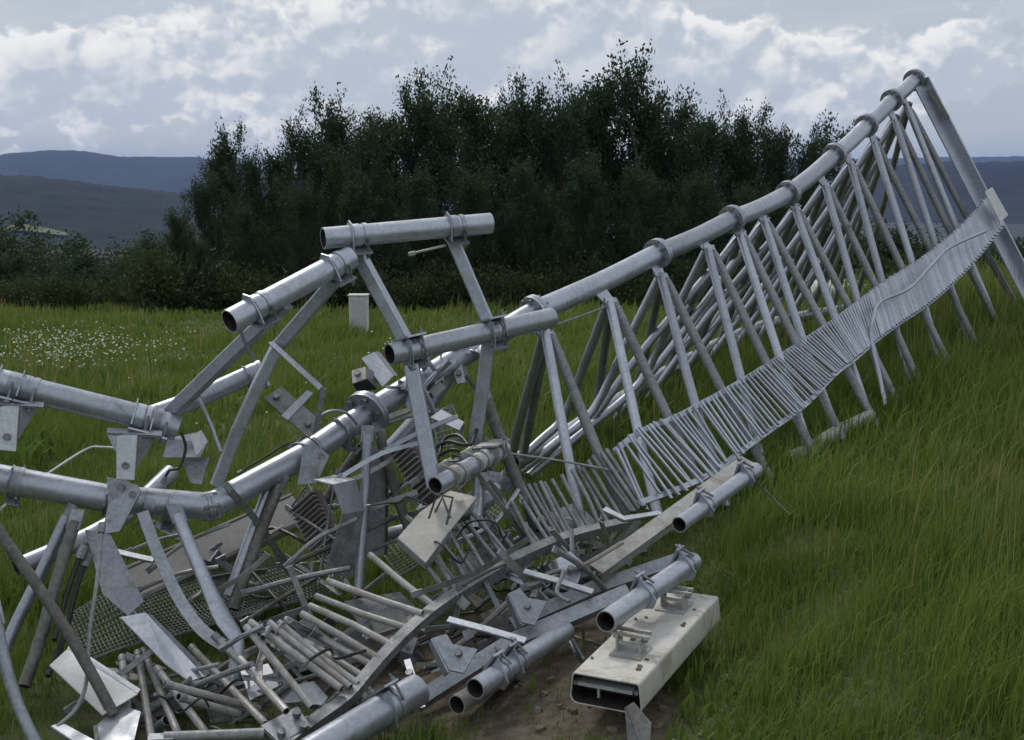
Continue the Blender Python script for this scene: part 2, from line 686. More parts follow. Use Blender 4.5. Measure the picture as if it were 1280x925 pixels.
# ------------------------------------------------------------------ vegetation
def leaf_mat(name, c0, c1):
    m, nt, b = new_mat(name)
    at = nd(nt, 'ShaderNodeAttribute')
    at.attribute_name = 'tint'
    nt.links.new(mix_n(nt, at.outputs['Fac'], c0, c1), b.inputs['Base Color'])
    b.inputs['Roughness'].default_value = 0.65
    b.inputs['Specular IOR Level'].default_value = 0.25
    tr = nd(nt, 'ShaderNodeBsdfTranslucent')
    nt.links.new(mix_n(nt, at.outputs['Fac'], c0, c1), tr.inputs['Color'])
    mx = nd(nt, 'ShaderNodeMixShader')
    mx.inputs[0].default_value = 0.25
    nt.links.new(b.outputs[0], mx.inputs[1])
    nt.links.new(tr.outputs[0], mx.inputs[2])
    nt.links.new(mx.outputs[0], nt.nodes['Material Output'].inputs[0])
    return m


M_LEAF = leaf_mat('dark_leaves', (0.022, 0.044, 0.023), (0.068, 0.108, 0.050))
M_LEAF2 = leaf_mat('shrub_leaves', (0.028, 0.045, 0.018), (0.080, 0.105, 0.036))
M_BARK = metal('bark', (0.05, 0.042, 0.035), (0.11, 0.095, 0.08), 0, (0.8, 0.95), var=0.1)


def fast_mesh(name, V, quads, mat, tint=None):
    """V (n,3) array, quads (m,k) int array"""
    me = bpy.data.meshes.new(name)
    k = quads.shape[1]
    me.vertices.add(len(V))
    me.vertices.foreach_set('co', V.astype(np.float32).ravel())
    me.loops.add(quads.size)
    me.loops.foreach_set('vertex_index', quads.astype(np.int32).ravel())
    me.polygons.add(len(quads))
    me.polygons.foreach_set('loop_start', np.arange(0, quads.size, k, dtype=np.int32))
    me.polygons.foreach_set('loop_total', np.full(len(quads), k, dtype=np.int32))
    me.update(calc_edges=True)
    me.materials.append(mat)
    if tint is not None:
        at = me.attributes.new('tint', 'FLOAT', 'POINT')
        at.data.foreach_set('value', tint.astype(np.float32))
    return me


def leaves_mesh(name, pos, dirs, size, mat, r, tint):
    n = len(pos)
    d = dirs + r.normal(0, 0.55, (n, 3))
    d /= np.linalg.norm(d, axis=1, keepdims=True)
    s = np.cross(d, r.normal(0, 1, (n, 3)))
    s /= np.linalg.norm(s, axis=1, keepdims=True)
    L = size[:, None] if hasattr(size, 'shape') else size
    a = pos
    b = pos + d * L * 0.5 + s * L * 0.24
    c = pos + d * L
    e = pos + d * L * 0.5 - s * L * 0.24
    V = np.stack([a, b, c, e], 1).reshape(-1, 3)
    Q = np.arange(4 * n).reshape(n, 4)
    return fast_mesh(name, V, Q, mat, np.repeat(tint, 4))


def tree_meshes(seed, H=7.0, spread=1.0, nleaf=18000, loose=0.0, leaf=0.125):
    """upright multi-branched tree; leaves grow along steep shoots"""
    r = np.random.default_rng(seed)
    wood = []
    pts = [Vector((0, 0, -0.6)), Vector((r.normal() * .1, r.normal() * .1, H * 0.3)), Vector((r.normal() * .2, r.normal() * .2, H * 0.65)), Vector((r.normal() * .25, r.normal() * .25, H * 0.96))]
    tp = spline(pts, 3)
    wood.append(tube_g(tp, [0.12 * (1 - 0.85 * i / (len(tp) - 1)) for i in range(len(tp))], 6))
    shoots = []
    nb = 44
    for i in range(nb):
        t = (i + r.random()) / nb
        h0 = H * (0.04 + 0.80 * t)
        az = r.uniform(0, 2 * math.pi)
        ln = H * (0.16 + 0.20 * (1 - t) + 0.08 * r.random()) * spread
        el = R(r.uniform(28, 55) + 22 * t)
        d = Vector((math.cos(az) * math.cos(el), math.sin(az) * math.cos(el), math.sin(el)))
        p0 = Vector((0, 0, h0))
        p1 = p0 + d * ln * 0.55
        p2 = p1 + (d + Vector((0, 0, 0.55))).normalized() * ln * 0.55
        wood.append(tube_g([p0, p1, p2], [0.035 * (1.1 - t), 0.022 * (1.1 - t), 0.006], 4))
        shoots.append((p0, p1, 0.5))
        shoots.append((p1, p2, 1.0))
        for q in range(7):
            u = r.uniform(0.2, 1.0)
            b0 = p0.lerp(p1, u * 1.6) if u < 0.62 else p1.lerp(p2, (u - 0.62) / 0.4)
            dd = (d * 0.8 + Vector(r.normal(0, 0.55, 3)) + Vector((0, 0, 0.55))).normalized()
            b1 = b0 + dd * r.uniform(0.35, 0.95) * (0.8 + 0.3 * loose)
            shoots.append((b0, b1, 0.9))
    for q in range(10):          # leading shoots at the top
        b0 = Vector((r.normal() * 0.25, r.normal() * 0.25, H * r.uniform(0.68, 0.9)))
        b1 = b0 + Vector((r.normal() * 0.22, r.normal() * 0.22, 1)).normalized() * H * r.uniform(0.10, 0.20)
        shoots.append((b0, b1, 1.4))
        wood.append(tube_g([b0, b1], [0.015, 0.004], 4))
    wts = np.array([(b - a).length * k for a, b, k in shoots])
    wts /= wts.sum()
    idx = r.choice(len(shoots), nleaf, p=wts)
    A = np.array([tuple(s[0]) for s in shoots])[idx]
    B = np.array([tuple(s[1]) for s in shoots])[idx]
    tt = r.random(nleaf) ** 0.85
    pos = A + (B - A) * tt[:, None] + r.normal(0, 0.075 + 0.05 * (1 - loose), (nleaf, 3))
    dirs = (B - A)
    dirs /= np.linalg.norm(dirs, axis=1, keepdims=True)
    bt = r.random(len(shoots))[idx]
    tint = np.clip(bt * 0.6 + r.random(nleaf) * 0.4, 0, 1)
    size = leaf * (0.7 + 0.6 * r.random(nleaf))
    lm = leaves_mesh('crown', pos, dirs, size, M_LEAF, r, tint)
    Vw, Fw = join(*wood)
    wm = bpy.data.meshes.new('trunk')
    wm.from_pydata([tuple(v) for v in Vw], [], Fw)
    wm.materials.append(M_BARK)
    return wm, lm


TREES = [tree_meshes(11, 7.0, 1.0), tree_meshes(12, 7.0, 0.85), tree_meshes(13, 7.0, 1.15, 16000), tree_meshes(14, 7.0, 0.9, 9500, 0.8), tree_meshes(15, 7.0, 1.25, 16000)]


def place_tree(name, meshes, x, y, H, wid, rz, label, group, cat='tree', baseH=7.0, parts=('trunk', 'crown')):
    g = gh(x, y)
    t = thing(name, (x, y, g), label, cat, group)
    t.rotation_euler = (0, 0, rz)
    k = H / baseH
    for nm, me in zip(parts, meshes):
        o = bpy.data.objects.new(nm, me)
        S.collection.objects.link(o)
        o.parent = t
        o.scale = (k * wid, k * wid, k)
    return t


def tree_at(px, top, Y, v, wid, rz, label, group):
    x = (px - 640) / FOC * Y
    g = gh(x, Y)
    H = EYE + (230 - top) / FOC * Y - g
    place_tree('broadleaf_tree', TREES[v], x, Y, H / 1.04, wid, rz, label, group)


GT = 'dense dark trees in the belt behind the meadow'
LT = 'dark dense young broadleaf tree in the belt behind the meadow'
belt = [(228, 268, 33, 2, 1.05), (258, 225, 35, 4, .85), (288, 172, 37, 0, .85), (322, 200, 35, 2, .9), (352, 188, 38, 1, 1.0), (385, 165, 36, 4, .85), (418, 136, 38, 0, .85),
        (455, 160, 35, 2, .85), (483, 142, 38, 1, .95), (524, 116, 37, 0, .9), (556, 124, 39, 4, .85), (598, 118, 36, 1, 1.0), (628, 136, 38, 2, .85), (660, 118, 37, 0, .9),
        (700, 128, 36, 4, .85), (738, 104, 38, 1, 1.0), (810, 122, 37, 0, .85), (836, 134, 38, 2, .85), (872, 146, 36, 1, .95), (905, 158, 38, 4, .75),
        (930, 152, 37, 0, .85), (965, 158, 38, 1, .9), (1000, 176, 36, 2, .7),
        (250, 300, 31.5, 4, .9), (310, 262, 33, 2, 1.0), (380, 235, 33, 4, .95), (450, 225, 33, 0, 1.1), (520, 220, 33, 2, 1.0), (590, 215, 33, 4, 1.0), (660, 210, 33, 2, 1.0),
        (730, 205, 33, 0, 1.1), (800, 215, 33, 4, 1.0), (870, 225, 33, 2, 1.0), (935, 235, 33, 4, .9), (985, 250, 33.5, 0, 1.0)]
for i, (px, top, Y, v, wd) in enumerate(belt):
    tree_at(px, top, Y, v, wd, i * 2.4, 'tall dark broadleaf tree in the back row of the belt behind the meadow' if i < 23 else 'lower dark bushy tree in the front row of the belt behind the meadow', 'tall trees in the back row of the belt' if i < 23 else 'lower trees in the front row of the belt')
tree_at(778, 80, 37, 3, 1.0, 1.0, 'tallest tree of the dark belt, airy open crown rising above its neighbours', 'trees of the belt with a look of their own')
tree_at(1028, 158, 38, 3, .95, 2.0, 'thin see-through tree at the end of the dark belt beside the raised mast end', 'trees of the belt with a look of their own')

# shrubs: low, wide, leafy down to the ground
SHRUB = []
for sd in (31, 32, 33):
    r = np.random.default_rng(sd)
    wood, pos, dirs, tints = [], [], [], []
    for i in range(26):
        az = r.uniform(0, 6.28)
        el = R(r.uniform(25, 85))
        d = Vector((math.cos(az) * math.cos(el), math.sin(az) * math.cos(el), math.sin(el)))
        L = r.uniform(1.3, 2.3)
        b = Vector((r.normal() * .3, r.normal() * .3, -0.2))
        e = b + d * L
        wood.append(tube_g([b, b.lerp(e, .5) + Vector((0, 0, .1)), e], [0.03, 0.018, 0.005], 4))
        tb = r.random()
        for q in range(240):
            t = r.random() ** 0.6
            pos.append(np.array(b + (e - b) * t) + r.normal(0, 0.17 + 0.1 * t, 3))
            dirs.append(np.array(d) + np.array((0, 0, .4)))
            tints.append(np.clip(tb * .6 + r.random() * .4, 0, 1))
    lm = leaves_mesh('foliage', np.array(pos), np.array(dirs), 0.15 * (0.7 + 0.6 * r.random(len(pos))), M_LEAF2, r, np.array(tints))
    Vw, Fw = join(*wood)
    wm = bpy.data.meshes.new('stem')
    wm.from_pydata([tuple(v) for v in Vw], [], Fw)
    wm.materials.append(M_BARK)
    SHRUB.append((wm, lm))


def shrub_at(px, top, Y, v, wid, rz, label, group):
    x = (px - 640) / FOC * Y
    g = gh(x, Y)
    H = EYE + (230 - top) / FOC * Y - g
    place_tree('shrub', SHRUB[v], x, Y, max(H, 1.0), wid, rz, label, group, 'shrub', 2.35, ('stem', 'foliage'))


for i in range(17):
    shrub_at(205 + i * 50 + (i * 37) % 23, 300 + (i * 53) % 40, 31.0 + (i * 29) % 3 * 0.5, i % 3, 1.25, i * 1.3, 'low dark undergrowth shrub at the foot of the tree belt', 'undergrowth at the foot of the tree belt')
GS = 'shrubs on the slope below the meadow, on the far side of the belt from the mast end'
for i, (px, top, Y, v, wd) in enumerate([(-75, 285, 50, 2, 1.5), (-40, 300, 47, 4, 1.5), (-8, 283, 52, 0, 1.6), (28, 296, 48, 2, 1.6), (60, 305, 54, 4, 1.5), (92, 312, 49, 1, 1.7), (122, 318, 53, 2, 1.5), (152, 322, 48, 4, 1.5), (182, 312, 52, 0, 1.6), (205, 300, 46, 2, 1.4),
                                         (10, 318, 43, 4, 1.6), (75, 330, 42, 2, 1.6), (135, 338, 43, 0, 1.6), (-50, 325, 42, 2, 1.6), (185, 335, 41, 4, 1.4)]):
    x = (px - 640) / FOC * Y
    place_tree('young_tree', TREES[v], x, Y, (EYE + (230 - top) / FOC * Y - gh(x, Y)) / 1.04, wd, i * 2.1, 'bushy young tree on the slope below the daisies', 'bushy young trees on the slope below the daisies')
for i, (px, top, Y, v, wd) in enumerate([(-60, 350, 33, 0, 1.3), (-10, 355, 34, 1, 1.3), (40, 352, 33, 2, 1.4), (85, 360, 32, 0, 1.3), (130, 356, 33, 1, 1.3), (175, 352, 32, 2, 1.3)]):
    shrub_at(px, top, Y, v, wd, i * 1.7, 'dark green shrub along the meadow edge below the daisies', GS)
for i, (px, top, Y, v, wd) in enumerate([(1010, 300, 34, 0, 1.0), (1050, 308, 36, 1, 1.0), (1095, 300, 34, 2, 1.0), (1140, 318, 33, 0, 1.0), (1185, 322, 36, 1, 1.1), (1225, 318, 34, 2, 1.0), (1268, 322, 36, 0, 1.0), (1310, 315, 34, 1, 1.0), (1350, 320, 35, 2, 1.0)]):
    shrub_at(px, top, Y, v, wd, i * 1.7, 'dark green shrub behind the raised end of the mast', 'shrubs behind the raised end of the mast')

for i, (px, top, Y, v, wd) in enumerate([(1040, 288, 46, 2, 1.5), (1078, 296, 49, 4, 1.6), (1112, 290, 45, 0, 1.6), (1150, 300, 48, 2, 1.6), (1188, 306, 46, 4, 1.6), (1226, 300, 50, 1, 1.7), (1262, 308, 46, 2, 1.6), (1300, 298, 48, 4, 1.6), (1340, 292, 46, 0, 1.6), (1095, 325, 40, 4, 1.5), (1165, 332, 40, 2, 1.5), (1240, 334, 40, 4, 1.5)]):
    x = (px - 640) / FOC * Y
    place_tree('young_tree', TREES[v], x, Y, (EYE + (230 - top) / FOC * Y - gh(x, Y)) / 1.04, wd, i * 2.1 + .7, 'bushy young tree on the slope behind the raised mast end', 'bushy young trees on the slope behind the raised mast end')

# ------------------------------------------------------------------ grass
def grass_mat():
    m, nt, b = new_mat('grass_blades')
    at = nd(nt, 'ShaderNodeAttribute')
    at.attribute_name = 'tint'
    tc = nd(nt, 'ShaderNodeTexCoord')
    n = noise_n(nt, tc.outputs['Object'], 0.55, 4, 0.6)
    green = mix_n(nt, at.outputs['Fac'], (0.089, 0.150, 0.023), (0.212, 0.286, 0.057))
    straw = mix_n(nt, at.outputs['Fac'], (0.15, 0.15, 0.045), (0.31, 0.265, 0.11))
    f = smooth_n(nt, math_n(nt, 'MULTIPLY_ADD', at.outputs['Fac'], 0.22, n), 0.66, 0.92, 0.0, 0.65)
    f = math_n(nt, 'MAXIMUM', f, smooth_n(nt, at.outputs['Fac'], 1.1, 1.5))
    col = mix_n(nt, f, green, straw)
    nt.links.new(col, b.inputs['Base Color'])
    b.inputs['Roughness'].default_value = 0.6
    b.inputs['Specular IOR Level'].default_value = 0.2
    tr = nd(nt, 'ShaderNodeBsdfTranslucent')
    nt.links.new(col, tr.inputs['Color'])
    mx = nd(nt, 'ShaderNodeMixShader')
    mx.inputs[0].default_value = 0.3
    nt.links.new(b.outputs[0], mx.inputs[1])
    nt.links.new(tr.outputs[0], mx.inputs[2])
    nt.links.new(mx.outputs[0], nt.nodes['Material Output'].inputs[0])
    return m


M_GRASS = grass_mat()


def blades(n, y0, y1, half, hmin, hmax, wd, r, stalk=False, weed=False):
    y = np.sqrt(r.uniform(y0 ** 2, y1 ** 2, n * 2))
    x = r.uniform(-1, 1, n * 2) * (half * y + 0.8)
    # clumps
    cl = np.sin(x * 5.1 + np.sin(y * 3.3) * 2) * np.sin(y * 4.3 + np.sin(x * 2.9) * 2)
    dm = dirt_mask(x, y)
    pm = pile_mask(x, y)
    if weed:
        cl = np.where(np.sin(x * 2.3 + np.sin(y * 1.1) * 3) * np.sin(y * 2.1 + np.sin(x * 1.7) * 2) > 0.35, 0.9, -1.55)
    keep = r.random(n * 2) < (0.62 + 0.38 * cl) * (1 - 0.86 * dm) * (1 - 0.72 * pm)
    x, y, cl, dm, pm = [a[keep][:n] for a in (x, y, cl, dm, pm)]
    n = len(x)
    z = ground_h(x, y) - 0.01
    hz = 0.5 + 0.5 * np.sin(x * 0.9 + 1.3 + np.sin(y * 1.7)) * np.sin(y * 0.7 + 0.4 + np.sin(x * 1.3)) + 0.25 * np.sin(x * 2.7 + y) * np.sin(y * 2.2 - x * .7)
    track = np.exp(-((x - (-0.235 * y - 0.2 + 0.5 * np.sin(y / 4))) / 0.75) ** 2) * sstep(y, 9, 12)
    h = (hmin + (hmax - hmin) * r.random(n) ** 1.6) * (0.65 + 0.5 * hz + 0.2 * cl) * (1 - 0.6 * np.maximum(dm, pm * 0.9)) * (1 - 0.55 * track)
    h *= 0.75 + 0.35 * sstep(x, 0.2, 1.5)
    if weed:
        h = (hmin + (hmax - hmin) * r.random(n)) * (1 - 0.5 * pm)
    az = r.uniform(0, 6.283, n)
    lean = r.uniform(0.1, 0.75, n) * (0.4 if stalk else 1.0)
    if stalk:
        h = h * (0.3 + 0.9 * sstep(np.sin(x * 0.8 + 2.0) * np.sin(y * 0.9 + x * 0.3), -0.5, 0.6))
    wind = np.array([0.08, -0.03])
    dx = np.cos(az) * lean + wind[0]
    dy = np.sin(az) * lean + wind[1]
    fx, fy = -np.sin(az + r.normal(0, .5, n)), np.cos(az)
    ww = wd * (0.6 + 0.8 * r.random(n))
    p0 = np.stack([x, y, z], 1)
    p1 = p0 + np.stack([dx * h * 0.28, dy * h * 0.28, h * 0.6], 1)
    p2 = p0 + np.stack([dx * h * 0.85, dy * h * 0.85, h * (1.05 - 0.35 * lean)], 1)
    s = np.stack([fx * ww, fy * ww, np.zeros(n)], 1)
    tw = 0.9 if weed else 0.38
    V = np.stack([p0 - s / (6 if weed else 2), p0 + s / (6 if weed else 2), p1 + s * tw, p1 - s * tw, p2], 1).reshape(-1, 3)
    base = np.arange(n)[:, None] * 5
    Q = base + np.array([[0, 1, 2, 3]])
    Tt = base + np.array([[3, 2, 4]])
    patch = 0.5 + 0.5 * np.sin(x * 1.9 + np.sin(y * 1.2) * 1.5) * np.sin(y * 1.5 + 1.0)
    tint = np.clip(0.15 + 0.35 * r.random(n) + 0.30 * patch + 0.15 * track, 0, 1)
    tint = np.repeat(tint, 5)
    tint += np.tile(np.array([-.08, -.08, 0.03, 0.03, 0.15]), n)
    tint = np.clip(tint, 0, 1)
    if weed:
        tint *= 0.55
    if stalk:
        tint[:] = 1.6
    return V, Q, Tt, tint


def build_grass():
    r = np.random.default_rng(5)
    sets = [blades(85000, 2.6, 6.5, 0.52, 0.05, 0.25, 0.0046, r),
            blades(110000, 6.0, 12.5, 0.50, 0.08, 0.36, 0.0078, r),
            blades(90000, 12.0, 24.0, 0.50, 0.10, 0.42, 0.017, r),
            blades(45000, 22.0, 36.0, 0.50, 0.15, 0.45, 0.034, r),
            blades(5000, 3.0, 8.0, 0.50, 0.05, 0.13, 0.011, r, False, True), blades(8000, 8.0, 18.0, 0.50, 0.10, 0.34, 0.020, r, False, True),
            blades(1100, 4.5, 9.0, 0.50, 0.35, 0.62, 0.0045, r, True), blades(4200, 8.5, 16.0, 0.50, 0.35, 0.62, 0.007, r, True), blades(5000, 15.0, 32.0, 0.50, 0.35, 0.6, 0.014, r, True)]
    Vs, T3, tn = [], [], []
    off = 0
    for V, Q, Tt, ti in sets:
        Vs.append(V)
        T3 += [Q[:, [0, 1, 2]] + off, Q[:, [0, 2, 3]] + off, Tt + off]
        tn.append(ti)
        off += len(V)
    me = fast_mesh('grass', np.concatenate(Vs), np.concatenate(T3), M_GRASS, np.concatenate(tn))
    o = bpy.data.objects.new('grass', me)
    S.collection.objects.link(o)
    o['kind'] = 'stuff'
    tag(o, 'tall green meadow grass with straw coloured tips', 'grass')
    # daisies
    V, F = [], []
    spots = [(-5.7, 16.0, 0.9, 2.2, 260), (-5.0, 14.6, 0.7, 1.2, 150), (-6.4, 17.5, .8, 1.6, 120), (-4.6, 16.2, 0.6, 1.0, 40), (-1.35, 15.5, 0.28, 0.8, 70), (-0.9, 16.2, 0.4, 0.8, 25), (-5.2, 13, 1.5, 1.2, 25), (-2.0, 10.5, 2.0, 2.5, 10)]
    for cx, cy, sx, sy, n in spots:
        for _ in range(n):
            x, y = cx + r.normal() * sx * 0.5, cy + r.normal() * sy * 0.6
            h = r.uniform(0.25, 0.62)
            c = Vector((x, y, gh(x, y) + h))
            nrm = Vector((r.normal() * .5, r.normal() * .5 - 0.5, 0.8)).normalized()
            g = disc_g(c, nrm, r.uniform(0.006, 0.015), 0.004, 7)
            n0 = len(V)
            V += g[0]
            F += [tuple(i + n0 for i in f) for f in g[1]]
    mw, nt, b = new_mat('white_petals')
    b.inputs['Base Color'].default_value = (0.55, 0.55, 0.44, 1)
    b.inputs['Roughness'].default_value = 0.7
    o = mk('wildflowers', (V, F), mw, None, False)
    o['kind'] = 'stuff'
    tag(o, 'small white daisies scattered in clumps through the meadow grass', 'flowers')


build_grass()
#@@WRECK
# ------------------------------------------------------------------ wreck: shared builders
def pipe(parent, pts, r, mat, name='pipe', seg=20, wall=None, smooth_path=False, k=5, squash=None):
    q = PP(pts) if not isinstance(pts[0], Vector) else pts
    if smooth_path:
        q = spline(q, k)
    sq = None
    if squash:
        n = len(q)
        sq = [1 - squash * math.exp(-((i / (n - 1) - 0.55) / 0.18) ** 2) for i in range(n)]
    return mk(name, tube_g(q, r, seg, wall, sq), mat, parent)


def bolt_g(c, ax, r=0.011, h=0.012):
    return disc_g(Vector(c) + Vector(ax).normalized() * h / 2, ax, r, h, 6)


def flange(parent, c, ax, r=0.095, rin=0.06, th=0.022, nb=8, name='flange'):
    ax, u, v = basis(ax)
    o = mk(name, join(disc_g(c - ax * th * 0.55, ax, r, th, 28), disc_g(c + ax * th * 0.55, ax, r, th * 0.9, 28)), M_GALV, parent)
    g = []
    for i in range(nb):
        a = 2 * math.pi * (i + 0.3) / nb
        d = u * math.cos(a) + v * math.sin(a)
        g.append(disc_g(c + d * (r + rin) * 0.51, ax, 0.011 if r < .11 else .019, th * 2 + 0.045, 6))
    mk('bolt_ring', join(*g), M_BOLT, o)
    return o


def clamp(parent, c, ax, r, side, mat=None, wd=0.05, plate=0.10, name='clamp'):
    """pipe clamp: a band round the pipe, a peaked backing plate on one side, U-bolt with nuts"""
    mat = mat or M_GALV
    ax = Vector(ax).normalized()
    s = Vector(side)
    s = (s - ax * s.dot(ax)).normalized()
    t = ax.cross(s)
    c = Vector(c)
    k = r
    geos = [disc_g(c + ax * plate * .30, ax, r + 0.005, 0.020, 20, r + 0.0006), disc_g(c - ax * plate * .12, ax, r + 0.004, wd * .7, 20, r + 0.0006)]
    o_ = c - ax * plate * .40
    geos.append(plate_g([o_ + t * (k + .026) + s * (k * .8), o_ + t * (k + .010) - s * k * .15, o_ + t * k * .45 - s * (k + .020), o_ - t * k * .45 - s * (k + .020), o_ - t * (k + .010) - s * k * .15, o_ - t * (k + .026) + s * (k * .8)], 0.006))
    geos.append(box_g(c + s * (r + 0.008), t * (2 * r + 0.05), ax * plate, s * 0.009))
    o = mk(name, join(*geos), mat, parent)
    for e in (-1, 1):
        q = c + t * e * (r + .014) + ax * plate * .30
        mk('clamp_bolt', join(disc_g(q + s * (r * .6 + .01), s, .006, r * 1.0 + .05, 6), disc_g(q + s * (r + .02), s, .013, .012, 6)), M_BOLT, o)
    return o


def arm(parent, pts, mat=None, wd=0.06, name='arm', up=None, holes=True, bevel=0.006):
    q = PP(pts)
    o = mk(name, bar_g(q, wd, wd, up, bevel), mat or M_GALV, parent)
    return o


def plate(parent, pts, mat, th=0.006, name='plate', bolts=()):
    q = PP(pts)
    o = mk(name, plate_g(q, th), mat, parent, False)
    if bolts:
        c = sum(q, Vector()) / len(q)
        n = (q[1] - q[0]).cross(q[2] - q[1]).normalized()
        if n.dot(Vector((0, 0, EYE)) - c) < 0:
            n = -n
        g = [disc_g(P(*b), n, 0.016, 0.014 + th, 8) for b in bolts]
        for gq in g:
            mk('bolt', gq, M_BOLT, o)
    return o


def base_of(pts):
    q = PP(pts)
    lo = min(q, key=lambda v: v.z)
    return Vector((lo.x, lo.y, lo.z))


# ------------------------------------------------------------------ the fallen lattice mast
RC = 0.063
chord_px = [(-45, 590, 5.60), (70, 611, 5.68), (140, 624, 5.74), (205, 632, 5.80), (262, 633, 5.86), (300, 612, 5.95), (385, 567, 6.20), (458, 517, 6.45)]
FL = [(458, 517, 6.45), (668, 390, 7.10), (822, 317, 8.05), (915, 274, 8.75), (985, 242, 9.40), (1043, 194, 9.95), (1083, 157, 10.45), (1115, 125, 10.90), (1143, 100, 11.30)]
mast = thing('lattice_mast', base_of([(1012, 555, 7.7)]), 'fallen galvanized triangular lattice mast, one end raised against the sky, buckled at the other', 'mast')
seg1 = PP(chord_px[:5])
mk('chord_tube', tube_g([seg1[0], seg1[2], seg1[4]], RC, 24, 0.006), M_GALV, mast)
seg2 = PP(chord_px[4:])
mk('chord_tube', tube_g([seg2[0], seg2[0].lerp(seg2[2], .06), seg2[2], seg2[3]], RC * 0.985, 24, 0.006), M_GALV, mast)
FP = PP(FL)
for i in range(len(FP) - 1):
    a, b = FP[i], FP[i + 1]
    sag = Vector((0, 0, -0.012 if i > 0 else 0.0))
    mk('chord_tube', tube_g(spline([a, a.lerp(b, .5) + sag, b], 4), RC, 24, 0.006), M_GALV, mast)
for i, f in enumerate(FP):
    a = FP[max(i - 1, 0)]
    b = FP[min(i + 1, len(FP) - 1)]
    flange(mast, f, (b - a) if i else Vector((.42, .80, .30)), 0.120 if i == 0 else 0.096, nb=6 if i == 0 else 8)
flange(mast, P(262, 633, 5.86), P(300, 612, 5.95) - P(205, 632, 5.80), 0.070, 0.05, 0.014, 6, 'splice_collar')

nodes = [(682, 418, 7.05), (762, 378, 7.5), (826, 347, 8.0), (885, 312, 8.40), (925, 294, 8.75), (955, 277, 9.05), (994, 262, 9.42), (1031, 232, 9.75), (1063, 205, 10.1), (1093, 178, 10.5), (1118, 150, 10.85), (1134, 134, 11.05)]
# front face: (light brace end), (dull brace end)
front = [((722, 628, 6.35), (782, 640, 6.35)), ((815, 612, 6.6), (868, 590, 6.9)), ((897, 592, 7.0), (958, 590, 7.25)), ((952, 580, 7.35), (1012, 556, 7.65)),
         ((1008, 552, 7.72), (1046, 534, 8.05)), ((1042, 530, 8.1), (1083, 508, 8.5)), ((1080, 502, 8.55), (1104, 468, 9.0)), ((1100, 466, 9.1), (1131, 440, 9.4)),
         ((1128, 438, 9.5), (1168, 418, 9.8)), ((1165, 416, 9.9), (1206, 402, 10.2)), ((1203, 400, 10.3), (1243, 397, 10.6)), ((1242, 396, 10.7), (1272, 386, 10.95))]
rear = [(640, 575, 7.8), (692, 548, 8.4), (745, 513, 9.0), (795, 484, 9.6), (835, 460, 10.1), (868, 442, 10.5), (900, 425, 10.9), (930, 412, 11.3), (958, 402, 11.7), (985, 395, 12.1), (1012, 390, 12.5), (1040, 385, 12.9), (1068, 380, 13.2)]
RB = 0.028


def brace(a, b, mat, bend=0.0, kx=None):
    A, B = P(*a), P(*b)
    dn = (B - A).normalized()
    for _ in range(10):
        if B.z > gh(B.x, B.y) + 0.04:
            B = B + dn * 0.025
    mid = A.lerp(B, 0.55)
    off = Vector((random.uniform(-1, 1), random.uniform(-1, 1), random.uniform(-1, 1))) * bend
    pts = [A, A.lerp(B, .12), mid + off, A.lerp(B, .9), B]
    rr = [RB * 0.8, RB, RB, RB, RB * 0.8]
    q = spline(pts, 3)
    n = len(q)
    o = mk('diagonal_brace', tube_g(q, [RB * (0.78 if i in (0, n - 1) else 1) for i in range(n)], 12), mat, mast)
    ax = (B - A).normalized()
    mk('lug_plate', box_g(A + ax * 0.02, ax * 0.12, basis(ax)[2] * 0.05, basis(ax)[1] * 0.014), M_GALV, o, False)
    return o


for i, n in enumerate(nodes):
    x, y, z = n
    l, d = front[i]
    sp = max(3.0, 7 - i * 0.4)
    brace((x, y, z - 0.03), l, M_GALV, 0.012)
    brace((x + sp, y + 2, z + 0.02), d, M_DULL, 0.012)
    # rear face
    if i == 0:
        brace((x - 3, y + 2, z + .08), rear[0], M_GALV, 0.02)
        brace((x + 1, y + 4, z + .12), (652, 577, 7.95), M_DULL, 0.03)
    else:
        bl = rear[i - 1] if i > 2 else rear[i]
        A = (x - 1, y - 2, z + .08)
        if i in (1, 2, 3):
            # buckled near the ground
            el = {1: (706, 519, 8.1), 2: (742, 512, 8.5), 3: (800, 478, 9.0)}[i]
            en = {1: (645, 578, 7.9), 2: (648, 590, 7.95), 3: (660, 596, 8.05)}[i]
            q = spline(PP([A, ((A[0] + el[0]) / 2, (A[1] + el[1]) / 2, (A[2] + el[2]) / 2), el, ((el[0] + en[0]) / 2, (el[1] + en[1]) / 2 + 2, (el[2] + en[2]) / 2), en]), 4)
            mk('diagonal_brace', tube_g(q, RB, 12), M_GALV, mast)
        else:
            brace(A, bl, M_GALV, 0.02)
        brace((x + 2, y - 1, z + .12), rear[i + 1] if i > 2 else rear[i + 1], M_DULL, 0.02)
        if i > 3:
            rq = rear[i - 2]
            brace((x - 2, y + 3, z + .05), (rq[0], rq[1] + 6, rq[2] - .35), M_GALV, 0.03)
    # gusset under the chord
    g = P(x, y, z)
    up = min(((FP[k].lerp(FP[k + 1], t / 20)) for k in range(len(FP) - 1) for t in range(21)), key=lambda v: (v - g).length)
    axc = (FP[-1] - FP[0]).normalized()
    mk('gusset', plate_g([up + axc * .06, up - axc * .06, g - axc * 0.035 + (g - up) * .4, g + axc * 0.035 + (g - up) * .4], 0.012), M_GALV, mast, False)
mk('lower_chord', tube_g(spline(PP([(985, 573, 7.62), (1012, 562, 7.72), (1046, 540, 8.05), (1088, 520, 8.45)]), 4), 0.042, 16, 0.006), M_DIRTY, mast)
